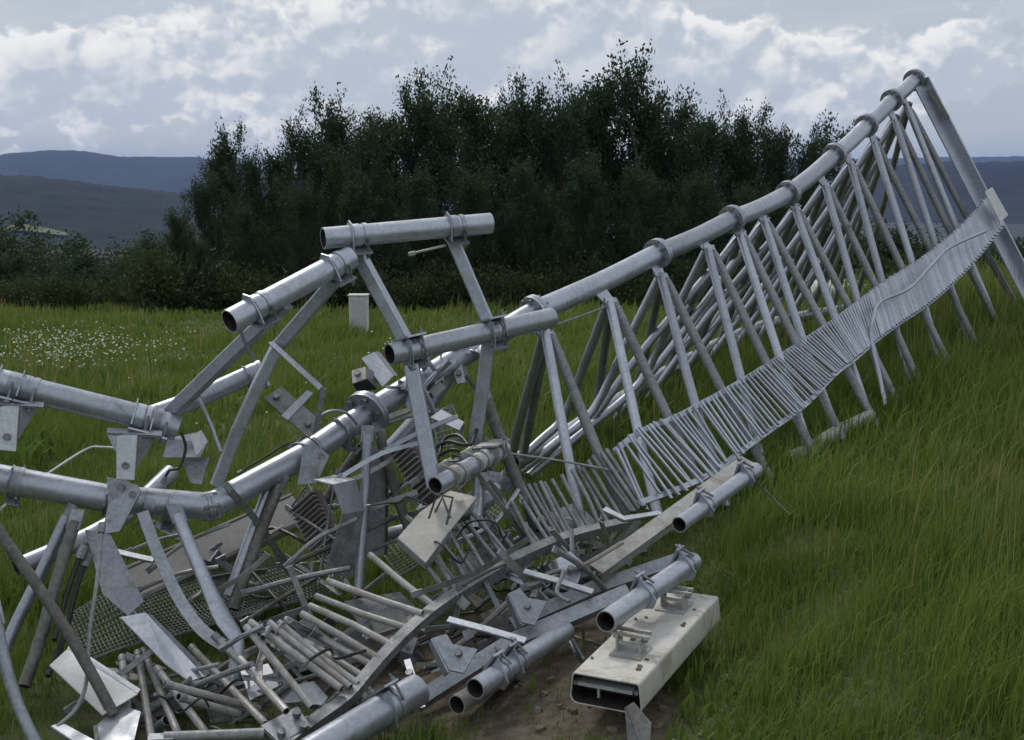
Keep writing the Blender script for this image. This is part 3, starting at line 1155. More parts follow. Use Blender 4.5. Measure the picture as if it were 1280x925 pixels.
mk('lower_chord', tube_g(spline(PP([(r_[0], r_[1] + 4, r_[2]) for r_ in rear]), 3), 0.052, 16, 0.006), M_GALV, mast)
e0, e1 = P(1149, 104, 11.26), P(1294, 386, 10.75)
mk('end_channel', join(bar_g([e0, e1], 0.19, 0.012, (0.5, -0.7, 0.3)), bar_g([e0 + Vector((.06, .02, .04)), e1 + Vector((.06, .02, .04))], 0.02, 0.07, (0.5, -0.7, 0.3))), M_GALV, mast, False)
mk('end_strap', bar_g(PP([(1161, 112, 11.2), (1172, 128, 11.15), (1184, 148, 11.1)]), 0.045, 0.01, (0, -1, 0.2)), M_DARK, mast, False)

# ------------------------------------------------------------------ cable ladder on the mast's near face
LT_ = [((770, 562), (800, 627), 6.45), ((801, 538), (862, 604), 6.7), ((845, 520), (896, 586), 7.0), ((879, 502), (923, 566), 7.25), ((912, 484), (957, 541), 7.5), ((960, 455), (1007, 505), 7.95),
       ((1000, 428), (1045, 466), 8.4), ((1040, 402), (1070, 447), 8.8), ((1080, 372), (1096, 424), 9.25), ((1110, 350), (1126, 402), 9.6), ((1150, 325), (1167, 374), 10.0), ((1200, 285), (1214, 330), 10.45), ((1238, 243), (1255, 280), 10.8)]
lad_t = spline([P(a[0], a[1], z - 0.02) for a, b, z in LT_], 12)
lad_b = spline([P(b[0], b[1], z - 0.22) for a, b, z in LT_], 12)
lad = thing('cable_ladder', lad_b[0], 'long cable ladder of close thin slats fixed along the near side of the fallen mast', 'ladder')


def arclen(q):
    s = [0.0]
    for i in range(1, len(q)):
        s.append(s[-1] + (q[i] - q[i - 1]).length)
    return s


sl = arclen(lad_t)


def at_s(q, s, val):
    for i in range(1, len(s)):
        if s[i] >= val:
            t = (val - s[i - 1]) / max(1e-6, s[i] - s[i - 1])
            return q[i - 1].lerp(q[i], t)
    return q[-1]


tot = sl[-1]
val, rn = 0.0, 0
while val < tot:
    f = val / tot
    a, b = at_s(lad_t, sl, val), at_s(lad_b, sl, val)
    d = (b - a).normalized()
    j = 0.012 * (1 - f) ** 2
    a2 = a - d * random.uniform(0.0, 0.012) + Vector((random.gauss(0, j * .4), random.gauss(0, j), random.gauss(0, j * .5)))
    b2 = b + d * random.uniform(0.0, 0.06) * max(0, 1 - f / .42) + Vector((random.gauss(0, j), random.gauss(0, j), random.gauss(0, j)))
    tang = (at_s(lad_t, sl, min(val + .05, tot)) - at_s(lad_t, sl, max(val - .05, 0))).normalized()
    mk('rung', bar_g([a2, b2], 0.016 if f < .5 else 0.024 if f < .62 else 0.036, 0.010, d.cross(tang)), M_GALV, lad, False)
    rn += 1
    val += 0.052 if f < .30 else 0.044
nrm = (lad_b[40] - lad_t[40]).cross(lad_t[60] - lad_t[20]).normalized()
if nrm.y < 0:
    nrm = -nrm
for q, off in ((lad_t, 0.02), (lad_b, -0.02)):
    mk('side_rail', bar_g([p + nrm * 0.016 for p in q[::3]] + [q[-1] + nrm * 0.016], 0.030, 0.014, nrm), M_GALV, lad, False)
# backing sheet of the far half (flat tray that the slats sit on)
iv = range(len(lad_t) * 60 // 100, len(lad_t), 4)
Vt, Ft = [], []
for i in iv:
    Vt += [lad_t[i] + nrm * .03, lad_b[i] + nrm * .03]
for k in range(len(Vt) // 2 - 1):
    Ft.append((2 * k, 2 * k + 1, 2 * k + 3, 2 * k + 2))
n0 = len(Vt)
Vt += [v + nrm * 0.004 for v in Vt]
Ft += [tuple(n0 + i for i in reversed(f)) for f in Ft[:]]
mk('tray_sheet', (Vt, Ft), M_CHAN, lad, True, 180)
mk('guard_rod', tube_g(spline(PP([(1107, 507, 8.6), (1098, 462, 8.8), (1089, 424, 8.95), (1092, 398, 9.05), (1101, 377, 9.15), (1136, 361, 9.5), (1165, 331, 9.78), (1188, 309, 9.98), (1232, 289, 10.3)]), 4), 0.013, 8), M_GALV, lad)
sg = thing('sign_plate', P(1246, 276, 10.55), 'blank white plate fastened to the raised end of the cable ladder', 'plate')
plate(sg, [(1231, 240, 10.6), (1240, 234, 10.62), (1260, 269, 10.52), (1250, 278, 10.5)], M_PAINT, 0.01, 'panel')
plate(sg, [(1237, 246, 10.64), (1241, 244, 10.66), (1252, 266, 10.58), (1248, 269, 10.57)], M_DULL, 0.02, 'bracket')

# ------------------------------------------------------------------ crushed ladder in the heap
rail_px = [(345, 945, 4.62), (400, 905, 4.80), (440, 875, 4.92), (468, 842, 5.05), (495, 812, 5.16), (528, 780, 5.32), (560, 755, 5.46), (600, 730, 5.62), (650, 701, 5.80), (715, 674, 6.02), (790, 655, 6.22)]
rail = spline(PP(rail_px), 5)
lad2 = thing('cable_ladder', rail[2], 'torn-off cable ladder with a curved bent rail and skewed bars, lying in the heap', 'ladder')
mk('side_rail', join(bar_g(rail, 0.010, 0.042, (0, -0.35, 1)), bar_g([p + Vector((-.014, .016, .022)) for p in rail], 0.042, 0.008, (0, -0.35, 1))), M_DULL, lad2, False)
rungs_px = [((462, 693), (544, 759)), ((409, 726), (528, 767)), ((395, 745), (515, 787)), ((387, 757), (491, 807)), ((377, 767), (475, 824)), ((357, 774), (470, 834)), ((360, 790), (456, 847)), ((348, 778), (447, 855)), ((336, 778), (438, 859)),
            ((312, 777), (427, 861)), ((307, 783), (390, 884)), ((300, 823), (358, 889)), ((608, 640), (655, 702)), ((638, 636), (682, 690)), ((572, 656), (613, 724)), ((560, 662), (601, 729)), ((583, 652), (635, 717)), ((545, 668), (588, 736)), ((528, 672), (575, 745)), ((590, 640), (646, 708)),
            ((629, 625), (676, 688)), ((655, 610), (697, 681)), ((668, 605), (707, 676)), ((680, 603), (716, 673)), ((690, 600), (730, 671)), ((702, 594), (740, 667)), ((715, 587), (752, 663)), ((728, 585), (775, 655)), ((741, 570), (790, 640)), ((752, 566), (800, 636)), ((520, 690), (566, 750)), ((648, 618), (690, 684)), ((722, 582), (763, 660)), ((735, 576), (780, 652)), ((747, 566), (794, 640)), ((758, 562), (806, 634)), ((660, 606), (702, 678)), ((675, 602), (712, 674)), ((640, 628), (672, 694)), ((600, 646), (640, 712)), ((536, 676), (580, 742))]


def rail_z(x):
    return float(np.interp(x, [q[0] for q in rail_px], [q[2] for q in rail_px]))


for k, (a, b) in enumerate(rungs_px):
    zb = rail_z(b[0]) + 0.03
    za = zb + random.uniform(0.16, 0.26)
    big = a[0] < 470
    q = PP([(a[0], a[1], za), ((a[0] + b[0]) / 2 + random.uniform(-2, 2), (a[1] + b[1]) / 2 + random.uniform(-2, 2), (za + zb) / 2), (b[0], b[1], zb)])
    mk('rung', tube_g(q, 0.0150 if big else 0.0115, 10, 0.003), M_DIRTY if big else M_DULL, lad2)
plate(lad2, [(505, 826, 5.10), (513, 824, 5.10), (532, 884, 4.86), (524, 886, 4.86)], M_GALV, 0.008, 'perforated_strip', bolts=[(512, 842, 5.03), (518, 858, 4.96), (525, 876, 4.89)])

# ------------------------------------------------------------------ antenna mounting frame (upper)
fr = thing('antenna_mount_frame', P(545, 600, 5.75), 'bare galvanized mounting frame of pipes and square arms standing up out of the heap', 'frame')
T1 = [(287, 402, 5.32), (438, 322, 5.74)]
T2 = [(404, 298, 5.74), (613, 279, 6.06)]
T3 = [(487, 443, 5.74), (690, 397, 6.24)]
for t, r in ((T1, 0.053), (T2, 0.049), (T3, 0.049)):
    pipe(fr, t, r, M_GALV, 'pipe', 24, 0.006)


def on(t, f):
    a, b = P(*t[0]), P(*t[1])
    return a.lerp(b, f), (b - a)


arm(fr, [(357, 379, 5.50), (300, 432, 5.62), (208, 521, 5.80)])
arm(fr, [(438, 328, 5.80), (345, 436, 5.88)])
arm(fr, [(345, 436, 5.88), (322, 482, 5.88), (296, 540, 5.9), (270, 606, 5.92)], wd=0.055)
arm(fr, [(448, 318, 5.84), (510, 432, 5.84)])
arm(fr, [(560, 286, 6.08), (614, 412, 6.14)])
arm(fr, [(514, 456, 5.82), (526, 520, 5.82), (543, 608, 5.80)], wd=0.068)
arm(fr, [(611, 424, 6.12), (604, 480, 6.15), (592, 562, 6.2)], wd=0.066)
for t, f, r, side in ((T1, .22, .053, (.3, .6, -1)), (T1, .86, .053, (.3, .6, -1)), (T2, .2, .049, (0, .5, -1)), (T2, .78, .049, (0, .5, -1)), (T3, .14, .049, (0, .7, -1)), (T3, .63, .049, (0, .7, -1)), (T3, .13, .049, (0, .3, 1)), (T3, .62, .049, (0, .3, 1))):
    c, ax = on(t, f)
    clamp(fr, c, ax, r, side)
plate(fr, [(337, 430, 5.80), (343, 428, 5.80), (405, 484, 5.62), (400, 489, 5.62)], M_GALV, 0.03, 'flat_strap')
plate(fr, [(402, 484, 5.62), (408, 486, 5.62), (398, 538, 5.7), (390, 540, 5.7)], M_CHAN, 0.008, 'flat_strap')

# ------------------------------------------------------------------ pipe boom above the near chord
bm_ = thing('antenna_boom', P(160, 600, 5.62), 'galvanized boom pipe with saddle brackets lying above the buckled mast tube', 'boom')
R1 = [(-45, 467, 5.50), (187, 524, 5.72), (222, 536, 5.76)]
pipe(bm_, R1, 0.056, M_GALV, 'pipe', 24, 0.006)
c_, ax_ = P(20, 483, 5.56), P(187, 524, 5.72) - P(-45, 467, 5.50)
for cx, cy, cz in ((8, 480, 5.55), (36, 487, 5.575), (177, 521.5, 5.71), (200, 529, 5.74)):
    clamp(bm_, P(cx, cy, cz), ax_, 0.056, (0, -.25, -1), wd=0.055, plate=0.09)
for x0, y0, z0 in ((0, 0, 0), (148, 36, .14)):
    plate(bm_, [(-14 + x0, 500 + y0, 5.48 + z0), (55 + x0, 504 + y0, 5.53 + z0), (54 + x0, 510 + y0, 5.50 + z0), (-15 + x0, 506 + y0, 5.45 + z0)], M_GALV, 0.012, 'saddle_plate')
    plate(bm_, [(-2 + x0, 507 + y0, 5.47 + z0), (24 + x0, 508 + y0, 5.47 + z0), (20 + x0, 564 + y0, 5.47 + z0), (-2 + x0, 562 + y0, 5.47 + z0)], M_SHEET, 0.010, 'web_plate', bolts=[(9 + x0, 546 + y0, 5.465 + z0)])
    plate(bm_, [(-14 + x0, 507 + y0, 5.46 + z0), (-3 + x0, 507 + y0, 5.47 + z0), (-3 + x0, 530 + y0, 5.47 + z0)], M_GALV, 0.008, 'gusset')
    plate(bm_, [(25 + x0, 508 + y0, 5.48 + z0), (48 + x0, 508 + y0, 5.55 + z0), (23 + x0, 548 + y0, 5.50 + z0)], M_CHAN, 0.008, 'gusset')
for cx, cy, cz in ((22, 483.5, 5.56), (189, 525, 5.725)):
    mk('saddle_sleeve', disc_g(P(cx, cy, cz), ax_, 0.0605, 0.085, 24, 0.0566), M_CHAN, bm_)
p2 = thing('mounting_pole', P(205, 520, 5.95), 'galvanized pipe running up from the boom bracket to a square arm', 'pole')
pipe(p2, [(186, 520, 5.90), (246, 498, 6.0), (326, 462, 6.12)], 0.045, M_GALV, 'pipe', 20, 0.006, True, 3)
clamp(p2, P(318, 466, 6.11), P(326, 462, 6.12) - P(246, 498, 6.0), 0.045, (.2, 1, -.4))

# ------------------------------------------------------------------ heavy clamps on the near chord
def chord_clamp(px, py, z, ax, pts, label):
    t = thing('clamp_bracket', P(px, py + 40, z), label, 'bracket')
    plate(t, pts[0], M_CHAN, 0.014, 'side_plate', bolts=pts[1])
    clamp(t, P(px, py, z), ax, RC, (0, 1, -.2), M_CHAN, 0.06, 0.09)
    return t


axl = P(140, 624, 5.74) - P(70, 611, 5.68)
chord_clamp(143, 625, 5.745, axl, ([(134, 596, 5.64), (172, 606, 5.64), (176, 616, 5.64), (150, 664, 5.6), (128, 668, 5.6), (136, 630, 5.64)], [(151, 609, 5.63), (166, 618, 5.63)]), 'dark grey bolted clamp plate on the buckled tube under the boom bracket')
chord_clamp(388, 564, 6.21, P(458, 517, 6.45) - P(385, 567, 6.2), ([(380, 556, 6.08), (398, 558, 6.08), (412, 570, 6.08), (396, 604, 6.05), (372, 606, 6.05)], [(402, 570, 6.07)]), 'bent grey clamp plate where the buckled tube meets the bolted flange')
for q, lab in (((20, 602, 5.65), 'small pipe clamp round the buckled tube below the first saddle bracket'), ((186, 630, 5.785), 'small pipe clamp beside the dark grey bolted plate'), ((215, 634, 5.815), 'strap clamp round the middle of the short buckled tube'), ((428, 538, 6.35), 'pipe clamp just below the big bolted flange')):
    t = thing('pipe_clamp', P(q[0], q[1] + 12, q[2]), lab, 'clamp')
    clamp(t, P(*q), axl if q[0] < 300 else P(458, 517, 6.45) - P(385, 567, 6.2), RC, (0, .8, -.6), M_CHAN, 0.04, 0.06, 'band')

# ------------------------------------------------------------------ broken braces and legs of the heap (left side)
GB = None


def loose_pipe(pts, r, mat, label, cat='pipe', wall=0.004, name='broken_brace', seg=14, smooth_path=True, squash=None, ends=True, group=None):
    t = thing(name, base_of(pts), label, cat, group)
    pipe(t, pts, r, mat, 'tube', seg, wall, smooth_path, 4, squash)
    if ends:
        a, b = P(*pts[0]), P(*pts[1])
        ax = (b - a).normalized()
        mk('flattened_end', box_g(a - ax * 0.01, ax * 0.09, basis(ax)[2] * (2 * r + .012), basis(ax)[1] * 0.012), M_CHAN, t, False)
    return t


loose_pipe([(-8, 655, 4.95), (60, 752, 4.92), (105, 825, 4.9), (142, 893, 4.88)], 0.022, M_DARK, 'long dark straight brace slanting across the wire mesh to the white plate')
loose_pipe([(-6, 770, 4.75), (8, 835, 4.72), (24, 885, 4.7), (48, 935, 4.66)], 0.022, M_CHAN, 'bent grey brace curving down into the grass beside the heap')
loose_pipe([(84, 645, 5.6), (52, 715, 5.55), (22, 775, 5.5), (6, 812, 5.45)], 0.026, M_GALV, 'pale brace leaning out from under the clamp plate into the grass')
loose_pipe([(94, 652, 5.55), (72, 722, 5.45), (50, 800, 5.35), (30, 858, 5.25)], 0.026, M_DARK, 'dark brown stained brace standing beside the pale leaning brace')
loose_pipe([(222, 645, 5.70), (250, 712, 5.6), (276, 768, 5.5), (296, 805, 5.42), (290, 856, 5.35)], 0.030, M_GALV, 'crumpled pale brace with a sharp bend near the fallen bars', squash=0.45)
loose_pipe([(340, 598, 6.1), (318, 655, 6.0), (300, 705, 5.9), (286, 745, 5.85)], 0.024, M_GALV, 'pale brace leaning under the kinked tube beside the beige panel')
loose_pipe([(350, 606, 6.05), (332, 650, 6.0), (312, 705, 5.9), (292, 762, 5.8)], 0.026, M_DARK, 'dark brace leaning under the kinked tube beside the beige panel')
loose_pipe([(459, 545, 6.25), (457, 600, 6.15), (453, 660, 6.05), (448, 745, 5.95)], 0.024, M_GALV, 'upright pale brace hanging straight down from the bolted flange')
loose_pipe([(474, 540, 6.4), (486, 585, 6.35), (498, 625, 6.3), (511, 662, 6.25)], 0.024, M_DARK, 'dark brace hanging from the bolted flange beside the finned box')
loose_pipe([(608, 500, 6.3), (628, 555, 6.25), (648, 605, 6.2), (676, 662, 6.1)], 0.030, M_DARK, 'thick dark brace slanting down from the frame into the ladder bars')
loose_pipe([(452, 560, 6.75), (425, 598, 6.8), (400, 640, 6.8)], 0.032, M_DARK, 'short brown stained brace behind the bolted flange')
loose_pipe([(570, 455, 6.85), (525, 520, 6.8), (480, 570, 6.75)], 0.045, M_GALV, 'thick pipe behind the square arms', ends=False)
loose_pipe([(600, 568, 6.3), (598, 620, 6.2), (594, 662, 6.1)], 0.030, M_GALV, 'short pale stub standing under the loose pipe clamp')
loose_pipe([(620, 610, 6.4), (588, 640, 6.3), (470, 672, 6.5)], 0.035, M_GALV, 'pale pipe lying low behind the finned box', ends=False)
loose_pipe([(610, 602, 6.2), (640, 640, 6.15), (672, 690, 6.0)], 0.018, M_DARK, 'thin dark brace beside the beige equipment box')
loose_pipe([(20, 710, 6.0), (140, 655, 6.3), (215, 590, 6.6)], 0.045, M_GALV, 'pale pipe running behind the clamp plate towards the beige panel', ends=False)

# ------------------------------------------------------------------ lower pole of the frame
lp = thing('mounting_pole', P(545, 618, 5.66), 'short open-ended pole wrapped in clamps and black cable at the middle of the heap', 'pole')
pipe(lp, [(544, 607, 5.66), (630, 560, 6.1)], 0.041, M_GALV, 'pipe', 22, 0.006)
for f in (.28, .62, .85):
    c, ax = on([(544, 607, 5.66), (630, 560, 6.1)], f)
    clamp(lp, c, ax, 0.041, random.choice([(0, 1, 0), (0, .3, 1), (0, .6, -1)]), M_DIRTY, 0.05, 0.11)

# ------------------------------------------------------------------ poles and beams on the ground, right of the heap
def pole(pts, r, label, fs, side=(-.6, .4, .5), mat=None):
    t = thing('mounting_pole', base_of(pts), label, 'pole')
    pipe(t, pts, r, mat or M_GALV, 'pipe', 24, 0.005)
    for f in fs:
        c, ax = on([pts[0], pts[-1]], f)
        clamp(t, c, ax, r, side, None, 0.04, 0.07)
    return t


pole([(594, 861, 4.72), (708, 788, 5.25)], 0.040, 'open pole on bare soil, half under the front channel beam', (.25, .42))
pole([(571, 881, 4.80), (640, 838, 5.1)], 0.038, 'dark mouthed pole lying just under another pole on the bare soil', (), mat=M_DIRTY)
pole([(757, 777, 4.70), (866, 702, 5.35)], 0.041, 'open pole resting over the rear of the white panel antenna', (.42, .9), side=(-.5, .6, .3))
pole([(849, 656, 5.35), (945, 587, 5.95)], 0.035, 'open pole lying beside the brown channel beam next to the long grass', (.32, .86), side=(-.6, .5, .3))
pole([(385, 945, 4.45), (522, 862, 4.85)], 0.062, 'thick pole with a black strap lying below the curved ladder rail', (.72,), side=(-.5, .3, .8))


def beam(pts, wd, ht, mat, label, up=(0, -0.3, 1)):
    t = thing('channel_beam', base_of(pts), label, 'beam')
    q = PP(pts)
    U = Vector(up)
    ax = (q[-1] - q[0]).normalized()
    U = (U - ax * U.dot(ax)).normalized()
    W = ax.cross(U)
    mk('web', bar_g(q, wd, 0.010, U), mat, t, False)
    mk('lip', bar_g([p + W * (wd / 2 - .005) - U * (ht / 2 + .004) for p in q], 0.009, ht, U), mat, t, False)
    mk('lip', bar_g([p - W * (wd / 2 - .005) - U * (ht / 2 + .004) for p in q], 0.009, ht, U), mat, t, False)
    return t


beam([(520, 876, 4.95), (640, 800, 5.2), (786, 738, 5.35)], 0.062, 0.04, M_CHAN, 'front grey channel beam lying over the pole on the bare soil', (-.25, -0.75, .6))
beam([(640, 780, 5.45), (740, 735, 5.6), (862, 694, 5.75)], 0.060, 0.04, M_CHAN, 'rear grey channel beam lying over the pole above the white panel antenna', (-.25, -0.75, .6))
beam([(745, 712, 5.55), (838, 645, 5.85), (934, 575, 6.2)], 0.075, 0.04, M_DIRTY, 'brown stained channel beam reaching from the heap to the grass beside an open pole', (-.3, -0.7, .65))
for pts, lab in (([(560, 774, 5.05), (610, 787, 5.0), (657, 801, 4.95)], 'thin pale flat bar poking out over the front channel beam'), ([(655, 714, 5.4), (698, 726, 5.35), (741, 740, 5.3)], 'thin pale flat bar poking out over the rear channel beam'),
                 ([(755, 636, 5.9), (780, 648, 5.85), (826, 641, 6.0)], 'thin pale flat bar at the end of the curved ladder rail'), ([(140, 688, 5.9), (165, 694, 5.9), (192, 700, 5.9)], 'short pale flat bar behind the bent grey strip')):
    t = thing('flat_bar', base_of(pts), lab, 'bar')
    mk('bar', bar_g(PP(pts), 0.030, 0.007, (0, -.4, 1)), M_SHEET, t, False)
    mk('turned_lip', bar_g([p + Vector((0, .012, -.012)) for p in PP(pts)], 0.005, 0.022, (0, -.4, 1)), M_DULL, t, False)

# ------------------------------------------------------------------ white panel antenna on the soil
def panel_antenna():
    near = P(757, 886, 4.50)
    ax = Vector((0.44, 0.90, 0.045)).normalized()
    _, up, _ = basis(ax)
    sd = ax.cross(up).normalized()
    if sd.x < 0:
        sd = -sd
    L, W, H = 0.92, 0.272, 0.115
    near = near - sd * 0.0
    t = thing('panel_antenna', near, 'dirty white panel antenna lying on bare soil with its end cap missing', 'antenna')
    sec = []
    n = 5
    for cx, cy, a0 in ((W / 2 - .02, H - .012, 0), (-W / 2 + .02, H - .012, 90), (-W / 2 + .028, .028, 180), (W / 2 - .028, .028, 270)):
        rr = 0.012 if cy > .05 else 0.028
        for k in range(n):
            a = R(a0 + 90 * k / (n - 1))
            sec.append((cx + rr * math.cos(a), cy + rr * math.sin(a)))
    V, F = [], []
    m = len(sec)
    cen = (0, H / 2)
    for s_, off in ((0, 0), (1, 0), (1, 1), (0, 1)):
        for x, y in sec:
            k = 1 - 0.022 * off / 0.1 * 0.45
            xx, yy = x * (1 - .04 * off), cen[1] + (y - cen[1]) * (1 - .09 * off)
            V.append(near + ax * (L * s_ if not (off and s_) else L - .004) + sd * xx + up * yy)
    for a in range(m):
        b = (a + 1) % m
        F.append((a, b, m + b, m + a))                       # outside
        F.append((3 * m + a, 2 * m + a, 2 * m + b, 3 * m + b))   # inside
        F.append((a, 3 * m + a, 3 * m + b, b))               # rim
    F.append(tuple(m + i for i in range(m)))
    F.append(tuple(2 * m + i for i in reversed(range(m))))
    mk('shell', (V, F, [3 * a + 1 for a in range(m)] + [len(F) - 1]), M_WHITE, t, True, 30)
    mk('back_reflector', box_g(near + ax * 0.47 + up * 0.030, ax * 0.80, sd * (W - .06), up * 0.004), M_GRIME, t, False)  # reflector coloured with the same painted interior shade
    mk('inner_bar', join(box_g(near + ax * .03 + up * .074 - sd * .005, ax * .05, sd * (W - .065), up * .013), box_g(near + ax * .012 + up * .050 - sd * .03, ax * .010, sd * .008, up * .035)), M_SHEET, t, False)
    mk('connector', join(disc_g(near + ax * .03 + up * .076 + sd * .112, ax, .009, .05, 8), disc_g(near + ax * .03 + up * .076 - sd * .118, ax, .009, .05, 8)), M_BOLT, t)
    for f in (.27, .80):
        c = near + ax * L * f + up * H
        b = mk('mount_bracket', join(box_g(c + up * .004, ax * .13, sd * .12, up * .006),
                                     box_g(c + sd * .045 + up * .035, ax * .06, sd * .006, up * .065), box_g(c - sd * .045 + up * .035, ax * .06, sd * .006, up * .065),
                                     box_g(c + up * .069 - ax * .01, ax * .012, sd * .15, up * .012), box_g(c + up * .040 - ax * .02, ax * .010, sd * .09, up * .010), box_g(c + up * .069 + ax * .04, ax * .012, sd * .13, up * .012)), M_DIRTY, t, False)
        mk('hinge_bolt', join(*[disc_g(c + sd * e * .05 + up * .055, sd, .010, .03, 8) for e in (-1, 1)]), M_BOLT, b)
    g = []
    rr = random.Random(3)
    for _ in range(14):
        q = near + ax * rr.uniform(.1, .85) * L + sd * rr.uniform(-.11, .11) + up * (H + .003)
        g.append(disc_g(q, up + Vector((rr.uniform(-.3, .3), rr.uniform(-.3, .3), 0)), rr.uniform(.004, .012), .005, 6))
    mk('mud_crumbs', join(*g), M_SOIL, t, False)['kind'] = 'stuff'


M_SOIL = metal('dry_mud', (0.10, 0.075, 0.05), (0.20, 0.155, 0.105), 0.0, (0.9, 1.0), scale=30)
M_GRAVEL = metal('grey_gravel', (0.14, 0.13, 0.115), (0.26, 0.245, 0.22), 0.0, (0.8, 1.0))
panel_antenna()

# beige panel antenna lying behind the braces
t = thing('panel_antenna', P(175, 745, 5.75), 'long beige panel antenna lying behind the broken braces', 'antenna')
b0, b1 = P(150, 742, 5.95), P(372, 640, 6.7)
axb, ub, wb = basis(b1 - b0, (.2, -1, .75))
if wb.z < 0:
    wb = -wb
mk('shell', bar_g([b0, b0.lerp(b1, .5), b1], 0.165, 0.10, ub, 0.014), M_BEIGE, t)
mk('edge_trim', bar_g([b0 + wb * .088, b1 + wb * .088], 0.010, 0.104, ub), M_BEIGE, t, False)
mk('end_cap', bar_g([b0 - axb * .012, b0 + axb * .004], 0.172, 0.108, ub, 0.014), M_DULL, t)

# ------------------------------------------------------------------ sheet metal pieces
def sheet(pieces, label, cat='plate', name='bent_sheet', th=0.005):
    allp = [p for pc in pieces for p in pc[0]]
    t = thing(name, base_of(allp), label, cat)
    for pc in pieces:
        plate(t, pc[0], pc[1], th, pc[2], pc[3] if len(pc) > 3 else ())
    return t


sheet([([(106, 662, 5.6), (138, 668, 5.6), (180, 752, 5.45), (160, 770, 5.4), (128, 742, 5.45)], M_CHAN, 'upper_leaf')], 'dark grey twisted sheet hanging below the clamp plate', name='twisted_sheet')
sheet([([(150, 772, 5.3), (182, 766, 5.3), (256, 846, 5.05), (236, 852, 5.02), (208, 832, 5.06)], M_GALV, 'face'), ([(180, 766, 5.32), (190, 770, 5.42), (262, 842, 5.15), (256, 847, 5.06)], M_CHAN, 'folded_edge')], 'bright grey folded sheet lying over the wire mesh')
sheet([([(62, 832, 5.05), (84, 812, 5.2), (172, 868, 4.95), (128, 894, 4.85)], M_PAINT, 'face'), ([(84, 811, 5.205), (88, 805, 5.22), (176, 862, 4.97), (172, 867, 4.955)], M_SHEET, 'folded_edge')], 'flat white plate on the grass under the dark straight brace')
sheet([([(416, 606, 5.90), (444, 600, 6.03), (456, 638, 6.05), (428, 643, 5.92)], M_GALV, 'top_leaf'), ([(392, 600, 5.97), (418, 594, 6.06), (444, 600, 6.03), (416, 606, 5.90)], M_SHEET, 'end_leaf'), ([(428, 642, 5.92), (455, 638, 6.05), (440, 722, 5.95), (406, 716, 5.82)], M_DULL, 'side_leaf')], 'folded grey cover with a bright top below the bolted flange')
ec = sheet([([(497, 673, 5.62), (532, 704, 5.52), (562, 664, 5.66), (524, 642, 5.76)], M_BEIGE, 'lid'), ([(524, 642, 5.76), (562, 664, 5.66), (596, 622, 5.84), (562, 614, 5.92)], M_BEIGE, 'upper_lid'), ([(497, 673, 5.62), (532, 704, 5.52), (532, 711, 5.53), (497, 680, 5.63)], M_DULL, 'near_wall'), ([(532, 704, 5.52), (562, 664, 5.66), (563, 672, 5.67), (533, 711, 5.53)], M_DULL, 'side_wall')], 'beige folded equipment cover in front of the clamp-wrapped pole', 'cover', 'equipment_cover', 0.008)
mk('handle', tube_g(PP([(536, 648, 5.66), (546, 618, 5.62), (566, 622, 5.62), (558, 656, 5.6)]), 0.006, 6), M_DARK, ec)
mk('handle', tube_g(PP([(544, 640, 5.64), (553, 622, 5.60), (563, 648, 5.6)]), 0.006, 6), M_DARK, ec)
sheet([([(636, 742, 5.25), (650, 736, 5.25), (660, 748, 5.22), (684, 752, 5.22), (668, 782, 5.15), (652, 778, 5.15)], M_CHAN, 'face', [(659, 757, 5.19)]), ([(636, 742, 5.25), (633, 748, 5.3), (648, 786, 5.2), (652, 780, 5.15)], M_GALV, 'flank')], 'grey clamp plate with a bolt between the two channel beams', 'bracket', 'clamp_plate', 0.01)
sheet([([(540, 798, 4.98), (558, 793, 4.98), (566, 806, 4.95), (597, 812, 4.95), (580, 842, 4.88), (562, 838, 4.88)], M_CHAN, 'face', [(573, 816, 4.91)]), ([(540, 798, 4.98), (537, 804, 5.03), (556, 846, 4.93), (561, 840, 4.88)], M_GALV, 'flank')], 'grey clamp plate with a bolt beside the perforated strip', 'bracket', 'clamp_plate', 0.01)
sheet([([(695, 700, 5.5), (712, 690, 5.55), (730, 706, 5.5), (722, 730, 5.4), (704, 726, 5.4)], M_GALV, 'face', [(713, 712, 5.44)]), ([(695, 700, 5.5), (690, 706, 5.55), (700, 732, 5.45), (704, 727, 5.4)], M_DULL, 'flank')], 'pale clamp plate with a bolt under the curved ladder rail', 'bracket', 'clamp_plate', 0.01)
sheet([([(326, 908, 4.72), (372, 884, 4.82), (388, 908, 4.75), (350, 930, 4.66)], M_CHAN, 'face', [(371, 892, 4.76), (380, 908, 4.72), (352, 916, 4.68)]), ([(326, 908, 4.72), (324, 914, 4.76), (348, 936, 4.70), (350, 931, 4.66)], M_DULL, 'lip')], 'dark grey bolted plate beside the thick strapped pole', 'plate', 'bolted_plate', 0.01)
sheet([([(372, 856, 5.0), (392, 852, 5.0), (410, 872, 4.95), (402, 882, 4.92), (380, 878, 4.93)], M_SHEET, 'face'), ([(346, 872, 5.05), (372, 857, 5.0), (380, 877, 4.93), (352, 880, 4.98)], M_GALV, 'tail')], 'small pale sheet scrap among the fallen bars')
sheet([([(300, 838, 5.15), (335, 830, 5.2), (342, 842, 5.15), (308, 862, 5.05)], M_SHEET, 'upper_step'), ([(308, 862, 5.05), (342, 842, 5.15), (352, 856, 5.1), (312, 876, 5.0)], M_GALV, 'lower_step')], 'stepped pale bracket between the fallen bars', 'bracket', 'stepped_bracket')
